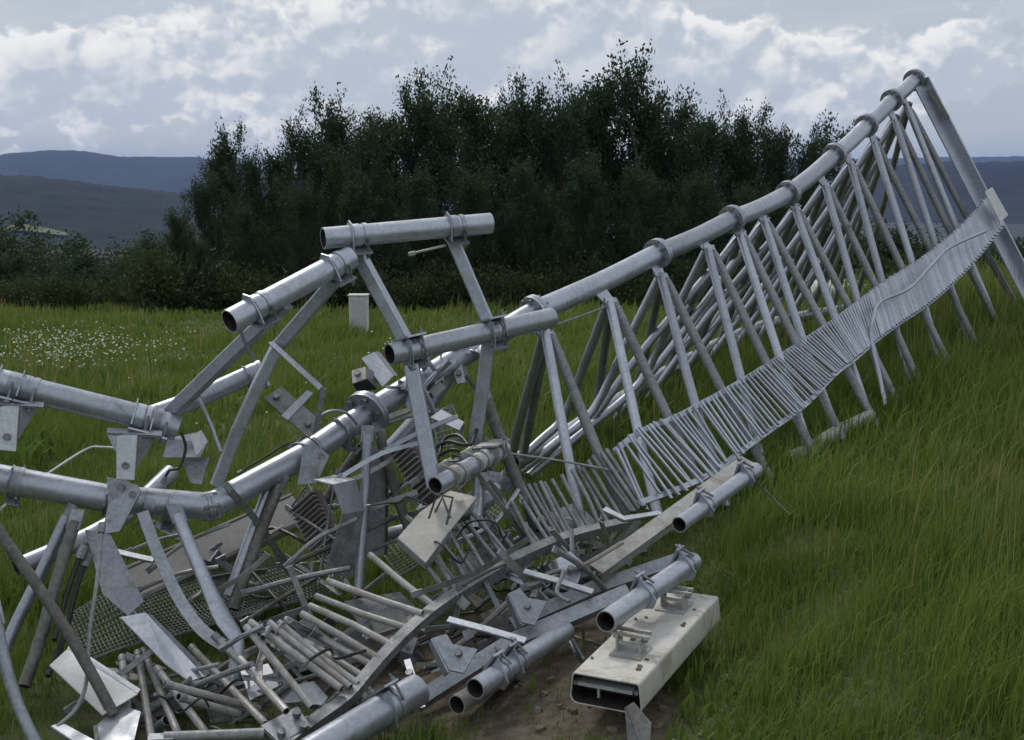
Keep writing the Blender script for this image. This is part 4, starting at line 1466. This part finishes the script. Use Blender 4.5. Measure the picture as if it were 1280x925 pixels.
sheet([([(782, 884, 4.28), (792, 878, 4.3), (814, 904, 4.25), (812, 930, 4.2), (800, 930, 4.2)], M_DARK, 'long_face'), ([(782, 884, 4.28), (786, 930, 4.25), (800, 930, 4.2)], M_DULL, 'short_face')], 'dark bent steel angle standing in front of the white panel antenna', 'angle', 'steel_angle', 0.008)
sheet([([(64, 908, 4.78), (78, 904, 4.8), (122, 928, 4.66), (106, 936, 4.62)], M_SHEET, 'face'), ([(64, 908, 4.78), (62, 912, 4.8), (104, 940, 4.64), (106, 936, 4.62)], M_DULL, 'lip')], 'pale flat scrap lying on the grass below the white plate')
sheet([([(122, 906, 4.85), (150, 882, 4.95), (176, 890, 4.9), (168, 925, 4.75), (126, 928, 4.75)], M_SHEET, 'face'), ([(122, 906, 4.85), (126, 928, 4.75), (120, 930, 4.78), (117, 908, 4.88)], M_DIRTY, 'lip')], 'mud stained pale plate at the foot of the dark straight brace')
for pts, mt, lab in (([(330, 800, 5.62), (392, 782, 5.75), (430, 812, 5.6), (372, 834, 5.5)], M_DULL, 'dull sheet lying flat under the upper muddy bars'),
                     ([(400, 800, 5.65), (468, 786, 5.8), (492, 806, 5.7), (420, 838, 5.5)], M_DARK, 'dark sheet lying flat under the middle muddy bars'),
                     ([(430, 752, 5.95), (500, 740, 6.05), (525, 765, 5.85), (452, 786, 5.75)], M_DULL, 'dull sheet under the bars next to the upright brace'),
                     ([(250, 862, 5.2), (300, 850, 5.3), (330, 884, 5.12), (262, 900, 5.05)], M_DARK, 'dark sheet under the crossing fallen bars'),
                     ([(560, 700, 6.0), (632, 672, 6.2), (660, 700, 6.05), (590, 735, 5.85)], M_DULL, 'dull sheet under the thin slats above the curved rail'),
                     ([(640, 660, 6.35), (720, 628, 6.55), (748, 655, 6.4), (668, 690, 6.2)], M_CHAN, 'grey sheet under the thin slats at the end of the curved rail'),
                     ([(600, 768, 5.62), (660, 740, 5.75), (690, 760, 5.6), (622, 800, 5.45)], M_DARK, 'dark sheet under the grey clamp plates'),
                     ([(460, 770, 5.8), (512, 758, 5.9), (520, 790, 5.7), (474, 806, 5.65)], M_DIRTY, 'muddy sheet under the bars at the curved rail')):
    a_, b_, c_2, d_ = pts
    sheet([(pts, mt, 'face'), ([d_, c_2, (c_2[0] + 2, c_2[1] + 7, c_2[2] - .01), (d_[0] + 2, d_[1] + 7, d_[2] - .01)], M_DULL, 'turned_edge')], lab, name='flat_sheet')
# bent grey strip (curved)
t = thing('bent_strip', P(275, 802, 5.3), 'bent grey flat strip curving down from the buckled tube to the bars', 'strip')
mk('strip', bar_g(spline(PP([(178, 640, 5.66), (196, 688, 5.6), (222, 745, 5.5), (250, 785, 5.4), (278, 806, 5.3)]), 5), 0.052, 0.008, (.5, -1, .4)), M_CHAN, t, False)
mk('turned_lip', bar_g(spline(PP([(172, 642, 5.70), (190, 690, 5.64), (216, 748, 5.54), (244, 788, 5.44), (272, 809, 5.34)]), 5), 0.006, 0.02, (.5, -1, .4)), M_DARK, t, False)
# wide dark plate behind the upright brace
sheet([([(462, 560, 6.35), (482, 556, 6.4), (480, 694, 6.2), (458, 696, 6.15)], M_DULL, 'face'), ([(482, 556, 6.4), (486, 558, 6.45), (484, 694, 6.25), (480, 694, 6.2)], M_DARK, 'edge')], 'tall dull plate behind the upright pale brace')
# cluster by the arms: brackets and boxes
sheet([([(330, 498, 6.0), (352, 484, 6.05), (402, 528, 5.95), (386, 548, 5.9)], M_DULL, 'face', [(345, 496, 6.0), (385, 530, 5.92)]), ([(352, 520, 5.9), (384, 488, 5.95), (392, 492, 5.95), (360, 526, 5.88)], M_GALV, 'rib')], 'grey clamp bracket with bolts beside the bent square arm', 'bracket', 'arm_bracket', 0.012)
sheet([([(204, 572, 5.95), (210, 548, 6.0), (252, 540, 6.05), (258, 556, 6.0), (250, 572, 5.95)], M_GALV, 'face'), ([(238, 545, 5.98), (252, 538, 5.98), (260, 552, 5.96), (246, 570, 5.9)], M_SHEET, 'bright_flap'), ([(228, 575, 6.0), (262, 572, 6.0), (252, 606, 5.95), (238, 604, 5.95)], M_CHAN, 'tail')], 'pale folded bracket hanging behind the boom end', 'bracket', 'folded_bracket', 0.008)
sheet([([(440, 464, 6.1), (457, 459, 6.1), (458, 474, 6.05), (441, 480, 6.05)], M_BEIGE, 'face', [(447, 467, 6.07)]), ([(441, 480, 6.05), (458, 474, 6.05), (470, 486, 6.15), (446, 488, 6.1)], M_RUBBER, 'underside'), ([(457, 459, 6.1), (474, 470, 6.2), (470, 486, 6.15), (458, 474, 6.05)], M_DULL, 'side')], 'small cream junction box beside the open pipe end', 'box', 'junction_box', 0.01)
sheet([([(452, 448, 6.2), (468, 440, 6.25), (492, 470, 6.15), (478, 484, 6.1)], M_GALV, 'face'), ([(468, 440, 6.25), (474, 440, 6.3), (497, 470, 6.2), (492, 470, 6.15)], M_DULL, 'edge')], 'grey angle plate beside the cream junction box')
sheet([([(538, 522, 6.3), (552, 512, 6.35), (580, 528, 6.3), (574, 538, 6.25)], M_SHEET, 'face'), ([(574, 538, 6.25), (580, 528, 6.3), (578, 552, 6.3), (572, 556, 6.25)], M_CHAN, 'flap')], 'small bright folded cap behind the square arm')
sheet([([(560, 446, 6.75), (575, 442, 6.75), (582, 478, 6.7), (572, 480, 6.7)], M_GALV, 'face', [(569, 452, 6.72), (573, 466, 6.7)]), ([(575, 442, 6.75), (580, 444, 6.8), (586, 478, 6.75), (582, 478, 6.7)], M_DULL, 'edge')], 'perforated strap beside the mast tube behind the open pipe', 'strap', 'perforated_strap', 0.008)

# finned radio units
def radio(c, ax, up, L, W, H, label, nf=10):
    ax, u, v = basis(ax, up)
    c = P(*c)
    if v.dot(Vector((0, 0, EYE)) - c) > 0:
        v = -v
    t = thing('radio_unit', c - u * W / 2, label, 'radio unit')
    mk('housing', bar_g([c - ax * L / 2, c + ax * L / 2], H, W, u, 0.012), M_DARK, t)
    for i in range(nf):
        q = c + ax * L * (-0.45 + 0.9 * i / (nf - 1))
        mk('fin', box_g(q - v * (H / 2 + .010), ax * .005, u * W * .92, v * .03), M_DIRTY, t, False)
    return t


radio((522, 588, 6.15), P(545, 625, 6.1) - P(505, 560, 6.2), (.8, -.3, .6), 0.32, 0.13, 0.06, 'dirty finned radio unit between the square arm and the dark brace', 12)
radio((398, 655, 6.25), P(420, 700, 6.1) - P(380, 620, 6.3), (.8, -.3, .5), 0.30, 0.17, 0.06, 'dull finned radio unit under the folded grey cover', 11)

# ------------------------------------------------------------------ wire gratings
def grating(corners, nu, nv, mat, label, r=0.0024, sag=0.0):
    q = PP(corners)
    t = thing('wire_grating', min(q, key=lambda v: v.z), label, 'grating')
    nrm = (q[1] - q[0]).cross(q[3] - q[0]).normalized()
    if nrm.z < 0:
        nrm = -nrm

    def pt(a, b):
        p = q[0].lerp(q[1], a).lerp(q[3].lerp(q[2], a), b)
        return p + nrm * sag * math.sin(a * math.pi) * math.sin(b * 2.2 * math.pi)
    g = []
    for i in range(nu + 1):
        g.append(tube_g([pt(i / nu, k / 6) for k in range(7)], r, 5))
    mk('bars_lengthwise', join(*g), mat, t)
    g = []
    for j in range(nv + 1):
        g.append(tube_g([pt(k / 8, j / nv) + nrm * r * 1.8 for k in range(9)], r, 5))
    mk('bars_crosswise', join(*g), mat, t)
    mk('frame', tube_g([pt(0, 0), pt(.5, 0), pt(1, 0), pt(1, .5), pt(1, 1), pt(.5, 1), pt(0, 1), pt(0, .5), pt(0, .02)], r * 2.2, 6), mat, t)
    return t


grating([(82, 772, 5.65), (150, 730, 5.9), (186, 800, 5.5), (106, 828, 5.3)], 16, 13, M_DULL, 'wire grating lying under the bright folded sheet', sag=0.012)
grating([(150, 745, 5.95), (330, 690, 6.6), (420, 740, 6.1), (200, 800, 5.6)], 44, 18, M_DULL, 'large wire grating lying flat under the leaning braces', sag=0.02)
grating([(540, 520, 6.5), (565, 505, 6.6), (580, 555, 6.5), (548, 560, 6.4)], 6, 7, M_DIRTY, 'small wire grating panel behind the square arm')
grating([(360, 640, 6.4), (385, 605, 6.4), (440, 690, 6.05), (425, 735, 5.95)], 10, 26, M_DULL, 'wire grating tilted beneath the folded grey cover')
grating([(470, 680, 6.4), (600, 610, 6.9), (640, 640, 6.6), (500, 720, 6.0)], 26, 12, M_DIRTY, 'wire grating lying flat below the clamp-wrapped pole', sag=0.015)

# ------------------------------------------------------------------ fallen bars at the left foot of the heap
for a, b, lab in (((153, 824), (165, 935), 'outermost fallen bar standing on end beside the muddy plate'), ((173, 818), (191, 935), 'fallen bar second from the muddy plate'), ((180, 815), (228, 930), 'fallen bar third from the muddy plate'),
                  ((198, 838), (268, 930), 'fallen bar fanned out fourth from the muddy plate'), ((211, 856), (325, 886), 'nearly level fallen bar crossing over the fanned bars'), ((227, 872), (298, 893), 'shorter level fallen bar just below the crossing one'),
                  ((241, 811), (332, 905), 'fallen bar under the end of the bright folded sheet'), ((270, 796), (332, 862), 'thin fallen bar beside the crumpled brace')):
    za, zb = ghit(a[0], a[1]) - 0.55, max(ghit(min(b[0], 1280), min(b[1], 920)) - 0.18, 4.3)
    za = min(za, 5.3)
    t = thing('fallen_bar', P(b[0], b[1], zb), lab, 'bar')
    q = PP([(a[0], a[1], za), ((a[0] + b[0]) / 2, (a[1] + b[1]) / 2, (za + zb) / 2), (b[0], b[1], zb)])
    mk('rod', tube_g(q, 0.0150, 10, 0.003), M_DIRTY, t)
    mk('crimped_end', disc_g(q[0], q[1] - q[0], 0.0175, 0.03, 10, 0.012), M_DULL, t)

# bottom pipe lying across
loose_pipe([(205, 922, 4.62), (330, 917, 4.68)], 0.021, M_DULL, 'muddy pipe lying level below the fanned bars', ends=True, name='level_pipe')

# ------------------------------------------------------------------ rods, wires and cables
def cable(pts, r, mat, label, name='cable', cat='cable', k=6):
    t = thing(name, base_of(pts), label, cat)
    q = spline(PP(pts), k)
    mk('strand', tube_g(q, r, 7), mat, t)
    ax = (q[1] - q[0]).normalized()
    mk('end_fitting', disc_g(q[0], ax, r * 1.8, r * 5, 8), M_BOLT if mat is M_RUBBER else mat, t)
    return t


cable([(-10, 645, 5.55), (40, 606, 5.85), (105, 563, 6.1), (128, 559, 6.1), (152, 561, 6.1)], 0.006, M_SHEET, 'thin pale bent rod behind the buckled tube', 'bent_rod', 'rod')
cable([(608, 398 + 165, 6.1), (700, 576, 6.3), (775, 590, 6.4)], 0.006, M_DULL, 'thin wire stretched from the clamp-wrapped pole over the ladder', 'wire', 'wire')
cable([(668, 415, 6.95), (712, 400, 7.2), (762, 382, 7.45)], 0.007, M_DULL, 'thin rod running under the mast tube from the open pipe', 'tie_rod', 'rod')
cable([(515, 317, 5.95), (535, 312, 5.95), (557, 307, 6.0)], 0.006, M_BEIGE, 'short thin rod sticking out under the highest pipe', 'short_rod', 'rod')
cable([(300, 408, 5.40), (306, 428, 5.55), (318, 450, 5.7)], 0.008, M_GALV, 'thin bent strap under the mouth of the slanting pipe', 'thin_strap', 'strap')
cable([(246, 492, 5.85), (262, 528, 5.8), (276, 564, 5.78)], 0.009, M_GALV, 'thin flat strap hanging from the lower square arm', 'thin_strap', 'strap')
cable([(127, 660, 5.2), (122, 720, 5.1), (112, 790, 5.0), (108, 850, 4.92), (96, 885, 4.85), (72, 908, 4.78)], 0.0085, M_DULL, 'grey cable hanging in front of the wire mesh and curling onto the grass')
cable([(205, 600, 5.9), (212, 588, 5.9), (224, 584, 5.92), (232, 560, 5.95), (226, 540, 5.95)], 0.007, M_RUBBER, 'black cable looping behind the boom end bracket')
cable([(300, 590, 6.2), (330, 572, 6.25), (352, 558, 6.3), (368, 552, 6.3)], 0.005, M_RUBBER, 'thin black cable above the kinked tube')
cable([(545, 560, 6.2), (560, 552, 6.1), (580, 556, 6.05), (592, 550, 6.1), (600, 500, 6.3), (583, 470, 6.4)], 0.009, M_RUBBER, 'black cable tangled round the clamp-wrapped pole')
cable([(548, 570, 6.1), (566, 562, 6.0), (590, 568, 6.0), (575, 545, 6.15), (556, 548, 6.2), (550, 566, 6.1)], 0.008, M_RUBBER, 'short black cable loop above the open short pole')
cable([(390, 530, 6.2), (410, 515, 6.2), (432, 516, 6.25), (446, 530, 6.3)], 0.008, M_CHAN, 'grey cable bundle beside the bolted flange')
cable([(102, 690, 5.5), (88, 730, 5.45), (76, 770, 5.4), (68, 800, 5.3)], 0.012, M_RUBBER, 'black cable running down beside the dark brown brace')
cable([(108, 700, 5.52), (96, 735, 5.47), (82, 790, 5.4), (60, 845, 5.2)], 0.012, M_RUBBER, 'second black cable down beside the wire mesh')
cable([(945, 600, 5.95), (965, 622, 5.9), (988, 644, 5.8)], 0.004, M_DARK, 'thin wire trailing from the end of the pole into the long grass', 'wire', 'wire')
cable([(668, 745, 5.35), (680, 722, 5.45), (704, 714, 5.4), (696, 740, 5.3), (712, 752, 5.25)], 0.010, M_DULL, 'grey cable bundle under the curved ladder rail')
cable([(365, 770, 5.7), (320, 720, 6.1), (300, 690, 6.3), (340, 660, 6.4), (400, 690, 6.2)], 0.009, M_RUBBER, 'black cable lying across the large wire grating')
cable([(420, 590, 6.2), (412, 640, 6.1), (404, 690, 6.0), (398, 730, 5.9)], 0.006, M_DULL, 'thin wire hanging in front of the dull radio unit', 'wire', 'wire')

# ------------------------------------------------------------------ small hardware strewn through the heap
def bracket_meshes():
    out = []
    X, Y, Z = Vector((1, 0, 0)), Vector((0, 1, 0)), Vector((0, 0, 1))
    out.append(join(box_g((0, 0, 0), X * .16, Y * .07, Z * .008), box_g((.076, 0, .035), X * .008, Y * .068, Z * .062), box_g((-.076, 0, .03), X * .008, Y * .068, Z * .052)))
    v = [Vector((-.07, 0, 0)), Vector((-.02, 0, .05)), Vector((.02, 0, .05)), Vector((.07, 0, 0))]
    out.append(bar_g(v, 0.06, 0.008, Y.cross(X)))
    out.append(join(tube_g([Vector((.04 * math.cos(R(a)), 0, .04 * math.sin(R(a)))) for a in range(0, 181, 20)] , .006, 6), tube_g([Vector((.04, 0, 0)), Vector((.04, 0, -.07))], .006, 6), tube_g([Vector((-.04, 0, 0)), Vector((-.04, 0, -.07))], .006, 6), box_g((0, 0, -.045), X * .12, Y * .03, Z * .008)))
    out.append(join(plate_g([Vector((-.06, 0, -.05)), Vector((.07, 0, -.04)), Vector((.05, 0, .06)), Vector((-.03, 0, .05))], .01), box_g((0, .028, -.046), X * .10, Y * .05, Z * .008)))
    out.append(join(bar_g([Vector((-.17, 0, 0)), Vector((0, .01, .012)), Vector((.17, 0, -.01))], .034, .006, Z), bar_g([Vector((-.17, .017, .014)), Vector((.17, .017, .004))], .005, .03, Z)))
    out.append(tube_g([Vector((-.10, 0, 0)), Vector((.10, 0, 0))], .024, 12, .004)[:2])
    out.append(plate_g([Vector((-.09, -.05, 0)), Vector((.08, -.06, 0)), Vector((.10, .04, 0)), Vector((-.05, .06, 0))], .008))
    return out


BM = []
for g in bracket_meshes():
    me = bpy.data.meshes.new('bracket')
    me.from_pydata([tuple(v) for v in g[0]], [], g[1])
    BM.append(me)
bolt_me = bpy.data.meshes.new('bolt')
g_ = disc_g((0, 0, .008), (0, 0, 1), .012, .03, 6)
bolt_me.from_pydata([tuple(v) for v in g_[0]], [], g_[1])
bolt_me.materials.append(M_BOLT)
BN = ['u_shaped_bracket', 'saddle_bracket', 'u_bolt', 'angle_bracket', 'slotted_strip', 'pipe_stub', 'small_plate']
BL = ['small U-shaped galvanized bracket loose in the heap', 'small roof-shaped saddle bracket loose in the heap', 'loose U-bolt with its cross plate in the heap', 'small bent angle bracket loose in the heap', 'narrow galvanized strip loose in the heap']
BMAT = [M_GALV, M_CHAN, M_DULL, M_DIRTY, M_SHEET]
BMV = []
for i, me in enumerate(BM):
    vs = []
    for m_ in (M_GALV, M_CHAN, M_DULL, M_DIRTY):
        c = me.copy()
        c.materials.append(m_)
        vs.append(c)
    BMV.append(vs)
rr = random.Random(21)
ZONES = [('under the bars of the torn-off ladder', 22, lambda: (rr.uniform(295, 520), rr.uniform(770, 885)), lambda x, y: rail_z(x) + rr.uniform(.30, .5)),
         ('among the thin slats above the curved rail', 26, lambda: (rr.uniform(520, 770), rr.uniform(640, 735)), lambda x, y: rail_z(x) + rr.uniform(.26, .55)),
         ('between the curved rail and the front channel beam', 40, lambda: (lambda t: (545 + 215 * t, 800 - 95 * t + rr.uniform(-38, 38)))(rr.random()), lambda x, y: rail_z(x) - rr.uniform(-.10, .16)),
         ('at the foot of the fanned fallen bars', 12, lambda: (rr.uniform(150, 330), rr.uniform(830, 915)), lambda x, y: 5.15 + rr.uniform(0, .20)),
         ('on the large wire grating', 12, lambda: (rr.uniform(190, 470), rr.uniform(690, 770)), lambda x, y: 6.0 + rr.uniform(0.0, .3)),
         ('round the clamp-wrapped pole', 22, lambda: (rr.uniform(470, 640), rr.uniform(560, 660)), lambda x, y: 6.2 + rr.uniform(0.0, .5)),
         ('on the mast tube behind the square arms', 16, lambda: (lambda t: (470 + 150 * t, 500 - 85 * t + rr.uniform(-18, 22)))(rr.random()), lambda x, y: 6.5 + (x - 470) / 150 * .45 - rr.uniform(.02, .15))]
BD = ['small U-shaped bracket', 'small roof-shaped saddle bracket', 'U-bolt with cross plate', 'small bent angle bracket', 'narrow strip', 'short pipe stub', 'small flat plate']
for zone, cnt, xy, zf in ZONES:
    for _ in range(cnt):
        px, py = xy()
        z = min(zf(px, py), ghit(px, py) - 0.03)
        kind = rr.choice([0, 1, 2, 3, 3, 4, 4, 4, 5, 6])
        o = bpy.data.objects.new(BN[kind], rr.choice(BMV[kind]))
        S.collection.objects.link(o)
        o.location = P(px, py, z)
        o.rotation_euler = (rr.uniform(-1, 1), rr.uniform(-1, 1), rr.uniform(0, 6.28))
        sc = rr.uniform(0.5, 0.95)
        o.scale = (sc, sc, sc)
        tag(o, BD[kind] + ' ' + zone, ['bracket', 'bracket', 'bolt', 'bracket', 'strip', 'pipe', 'plate'][kind], BN[kind].replace('_', ' ') + 's ' + zone)
        if kind in (0, 3, 1, 6):
            b = bpy.data.objects.new('bolt', bolt_me)
            S.collection.objects.link(b)
            b.parent = o
            if kind == 3:
                b.rotation_euler = (math.pi / 2, 0, 0)
                b.location = (0, -.002, 0)
            elif kind == 1:
                b.location = (0, 0, .05)
for k in range(14):
    a = [(590, 775), (620, 760), (560, 800), (660, 735), (700, 705), (640, 745), (575, 785), (230, 880), (420, 820), (560, 690), (610, 665), (500, 620), (330, 740), (270, 860)][k]
    z = min(rail_z(a[0]) + .1, ghit(*a) - .1) if k < 11 else 5.9 if k < 13 else 5.0
    pts = [(a[0] + (q_ - 2) * 16 + rr.uniform(-9, 9), a[1] + rr.uniform(-14, 14), z + rr.uniform(-.06, .10)) for q_ in range(5)]
    cable(pts, rr.uniform(.004, .007), M_RUBBER, 'black' + ' cable scrap tangled ' + ('between the curved rail and the front channel beam' if k < 7 else 'deep in the heap'))
    bpy.data.objects['cable' if 'cable.001' not in bpy.data.objects else sorted([o.name for o in bpy.data.objects if o.name.startswith('cable.') and o.name[6:].isdigit()])[-1]]['group'] = 'cable scraps ' + ('between rail and beam' if k < 7 else 'deep in the heap')

SZ = [('behind the leaning braces on the large wire grating', 16, (180, 440), (660, 770), 5.95, .35), ('under the muddy bars of the torn-off ladder', 12, (310, 500), (770, 860), 5.55, .12), ('around the bolted flange and the clamp-wrapped pole', 12, (400, 640), (500, 680), 6.35, .35), ('between the clamp plates by the front channel beam', 10, (560, 740), (690, 800), 5.55, .12), ('under the thin slats above the curved rail', 9, (560, 760), (630, 710), 6.2, .15), ('at the foot of the heap beside the fanned bars', 8, (110, 320), (830, 910), 5.1, .08)]
for zone, cnt, xr, yr, z0, dz in SZ:
    for _ in range(cnt):
        px, py = rr.uniform(*xr), rr.uniform(*yr)
        L_ = rr.uniform(35, 85)
        an_ = rr.choice([rr.uniform(-.75, -.2), rr.uniform(-.75, -.2), rr.uniform(.4, 1.2)])
        z = z0 + rr.uniform(-dz, dz)
        dzz = rr.uniform(-.18, .18)
        kx, ky = rr.uniform(-9, 9), rr.uniform(-9, 9)
        pts = [(px - L_ * math.cos(an_), py - L_ * math.sin(an_), z - dzz), (px + kx, py + ky, z), (px + L_ * math.cos(an_), py + L_ * math.sin(an_), z + dzz)]
        pts = [(a, b, min(c, ghit(min(max(a, 0), 1280), min(b, 920)) - .03)) for a, b, c in pts]
        t = thing('bent_strut', base_of(pts), 'thin bent strut ' + zone, 'strut', 'thin bent struts ' + zone)
        q = spline(PP(pts), 4)
        mt = rr.choice([M_GALV, M_DULL, M_DULL, M_DIRTY, M_DARK])
        if rr.random() < .5:
            mk('tube', tube_g(q, rr.uniform(.007, .014), 8), mt, t)
        else:
            w_ = rr.uniform(.018, .034)
            upv = Vector((rr.uniform(-1, 1), -1, rr.uniform(0, 1)))
            mk('strip', bar_g(q, w_, .006, upv), mt, t, False)
        ax = (q[1] - q[0]).normalized()
        mk('end_lug', box_g(q[0], ax * .05, basis(ax)[1] * .028, basis(ax)[2] * .009), M_CHAN, t, False)

# ------------------------------------------------------------------ things in the meadow
# white cabinet
x0, y0 = (448 - 640) / FOC * 23.5, 23.5
zb = gh(x0, y0)
c = thing('cabinet', (x0, y0, zb), 'small white cabinet standing in the grass before the dark trees', 'cabinet')
ht = EYE + (230 - 368) / FOC * 23.5 - zb
mk('body', bar_g([Vector((x0, y0, zb - .1)), Vector((x0, y0, zb + ht))], 0.34, 0.26, (0, 1, 0), 0.01), M_PAINT, c)
mk('lid', box_g((x0, y0 - .01, zb + ht + .012), Vector((.37, 0, 0)), Vector((0, .30, 0)), Vector((0, 0, .022))), M_PAINT, c, False)
mk('door_seam', box_g((x0 + .0, y0 - .133, zb + ht * .55), Vector((.28, 0, 0)), Vector((0, .006, 0)), Vector((0, 0, ht * .75))), M_SHEET, c, False)
# pale boulder behind the mast
bx, by = (1045 - 640) / FOC * 14.5, 14.5
zb = gh(bx, by)
top = EYE + (230 - 350) / FOC * 14.5
V, F = [], []
nA, nB = 18, 9
for j in range(nB):
    ph = math.pi / 2 * j / (nB - 1)
    for i in range(nA):
        a = 2 * math.pi * i / nA
        k = 1 + 0.10 * math.sin(3 * a + 1) + 0.07 * math.sin(5 * a + j)
        e = 0.55
        cx = math.copysign(abs(math.cos(a)) ** e, math.cos(a)) * math.cos(ph) ** 0.45
        cyy = math.copysign(abs(math.sin(a)) ** e, math.sin(a)) * math.cos(ph) ** 0.45
        V.append(Vector((bx + .40 * k * cx, by + .3 * k * cyy, zb - .1 + (top - zb + .1) * math.sin(ph) ** 0.6 * (1 + .05 * math.cos(2 * a)))))
for j in range(nB - 1):
    for i in range(nA):
        F.append((j * nA + i, j * nA + (i + 1) % nA, (j + 1) * nA + (i + 1) % nA, (j + 1) * nA + i))
o = mk('boulder', (V, F), M_STONE, None, True, 50)
tag(o, 'pale rounded boulder in the grass seen through the mast braces', 'boulder')
# stones and crumbs on the bare soil
for k in range(64):
    x, y = rr.gauss(.25, .34), rr.gauss(4.45, .28)
    s = rr.uniform(.005, .020)
    g = disc_g(Vector((x, y, gh(x, y) + s * .3)), (rr.uniform(-.3, .3), rr.uniform(-.3, .3), 1), s, s * 1.1, 7)
    g = ([v + Vector((rr.uniform(-.3, .3), rr.uniform(-.3, .3), rr.uniform(-.3, .3))) * s for v in g[0]], g[1])
    o = mk('stone' if k % 4 == 0 else 'earth_lump', g, M_GRAVEL if k % 4 == 0 else M_SOIL, None, False)
    tag(o, 'small stone on the bare soil by the white panel antenna' if k % 4 == 0 else 'small lump of brown earth on the bare soil', 'stone' if k % 4 == 0 else 'earth lump', 'stones on the bare soil' if k % 4 == 0 else 'earth lumps on the bare soil')

# ------------------------------------------------------------------ haze
hb = box_g((0, 0, 77.5), Vector((36000, 0, 0)), Vector((0, 36000, 0)), Vector((0, 0, 385)))
hm = bpy.data.materials.new('haze')
hm.use_nodes = True
ht_ = hm.node_tree
ht_.nodes.remove(ht_.nodes['Principled BSDF'])
pv = ht_.nodes.new('ShaderNodeVolumePrincipled')
pv.inputs['Color'].default_value = (0.40, 0.56, 1.0, 1)
pv.inputs['Density'].default_value = HAZE
pv.inputs['Anisotropy'].default_value = 0.2
ht_.links.new(pv.outputs[0], ht_.nodes['Material Output'].inputs['Volume'])
o = mk('haze', hb, hm, None, False)
o['kind'] = 'stuff'
tag(o, 'thin bluish haze in the air over the valley', 'haze')
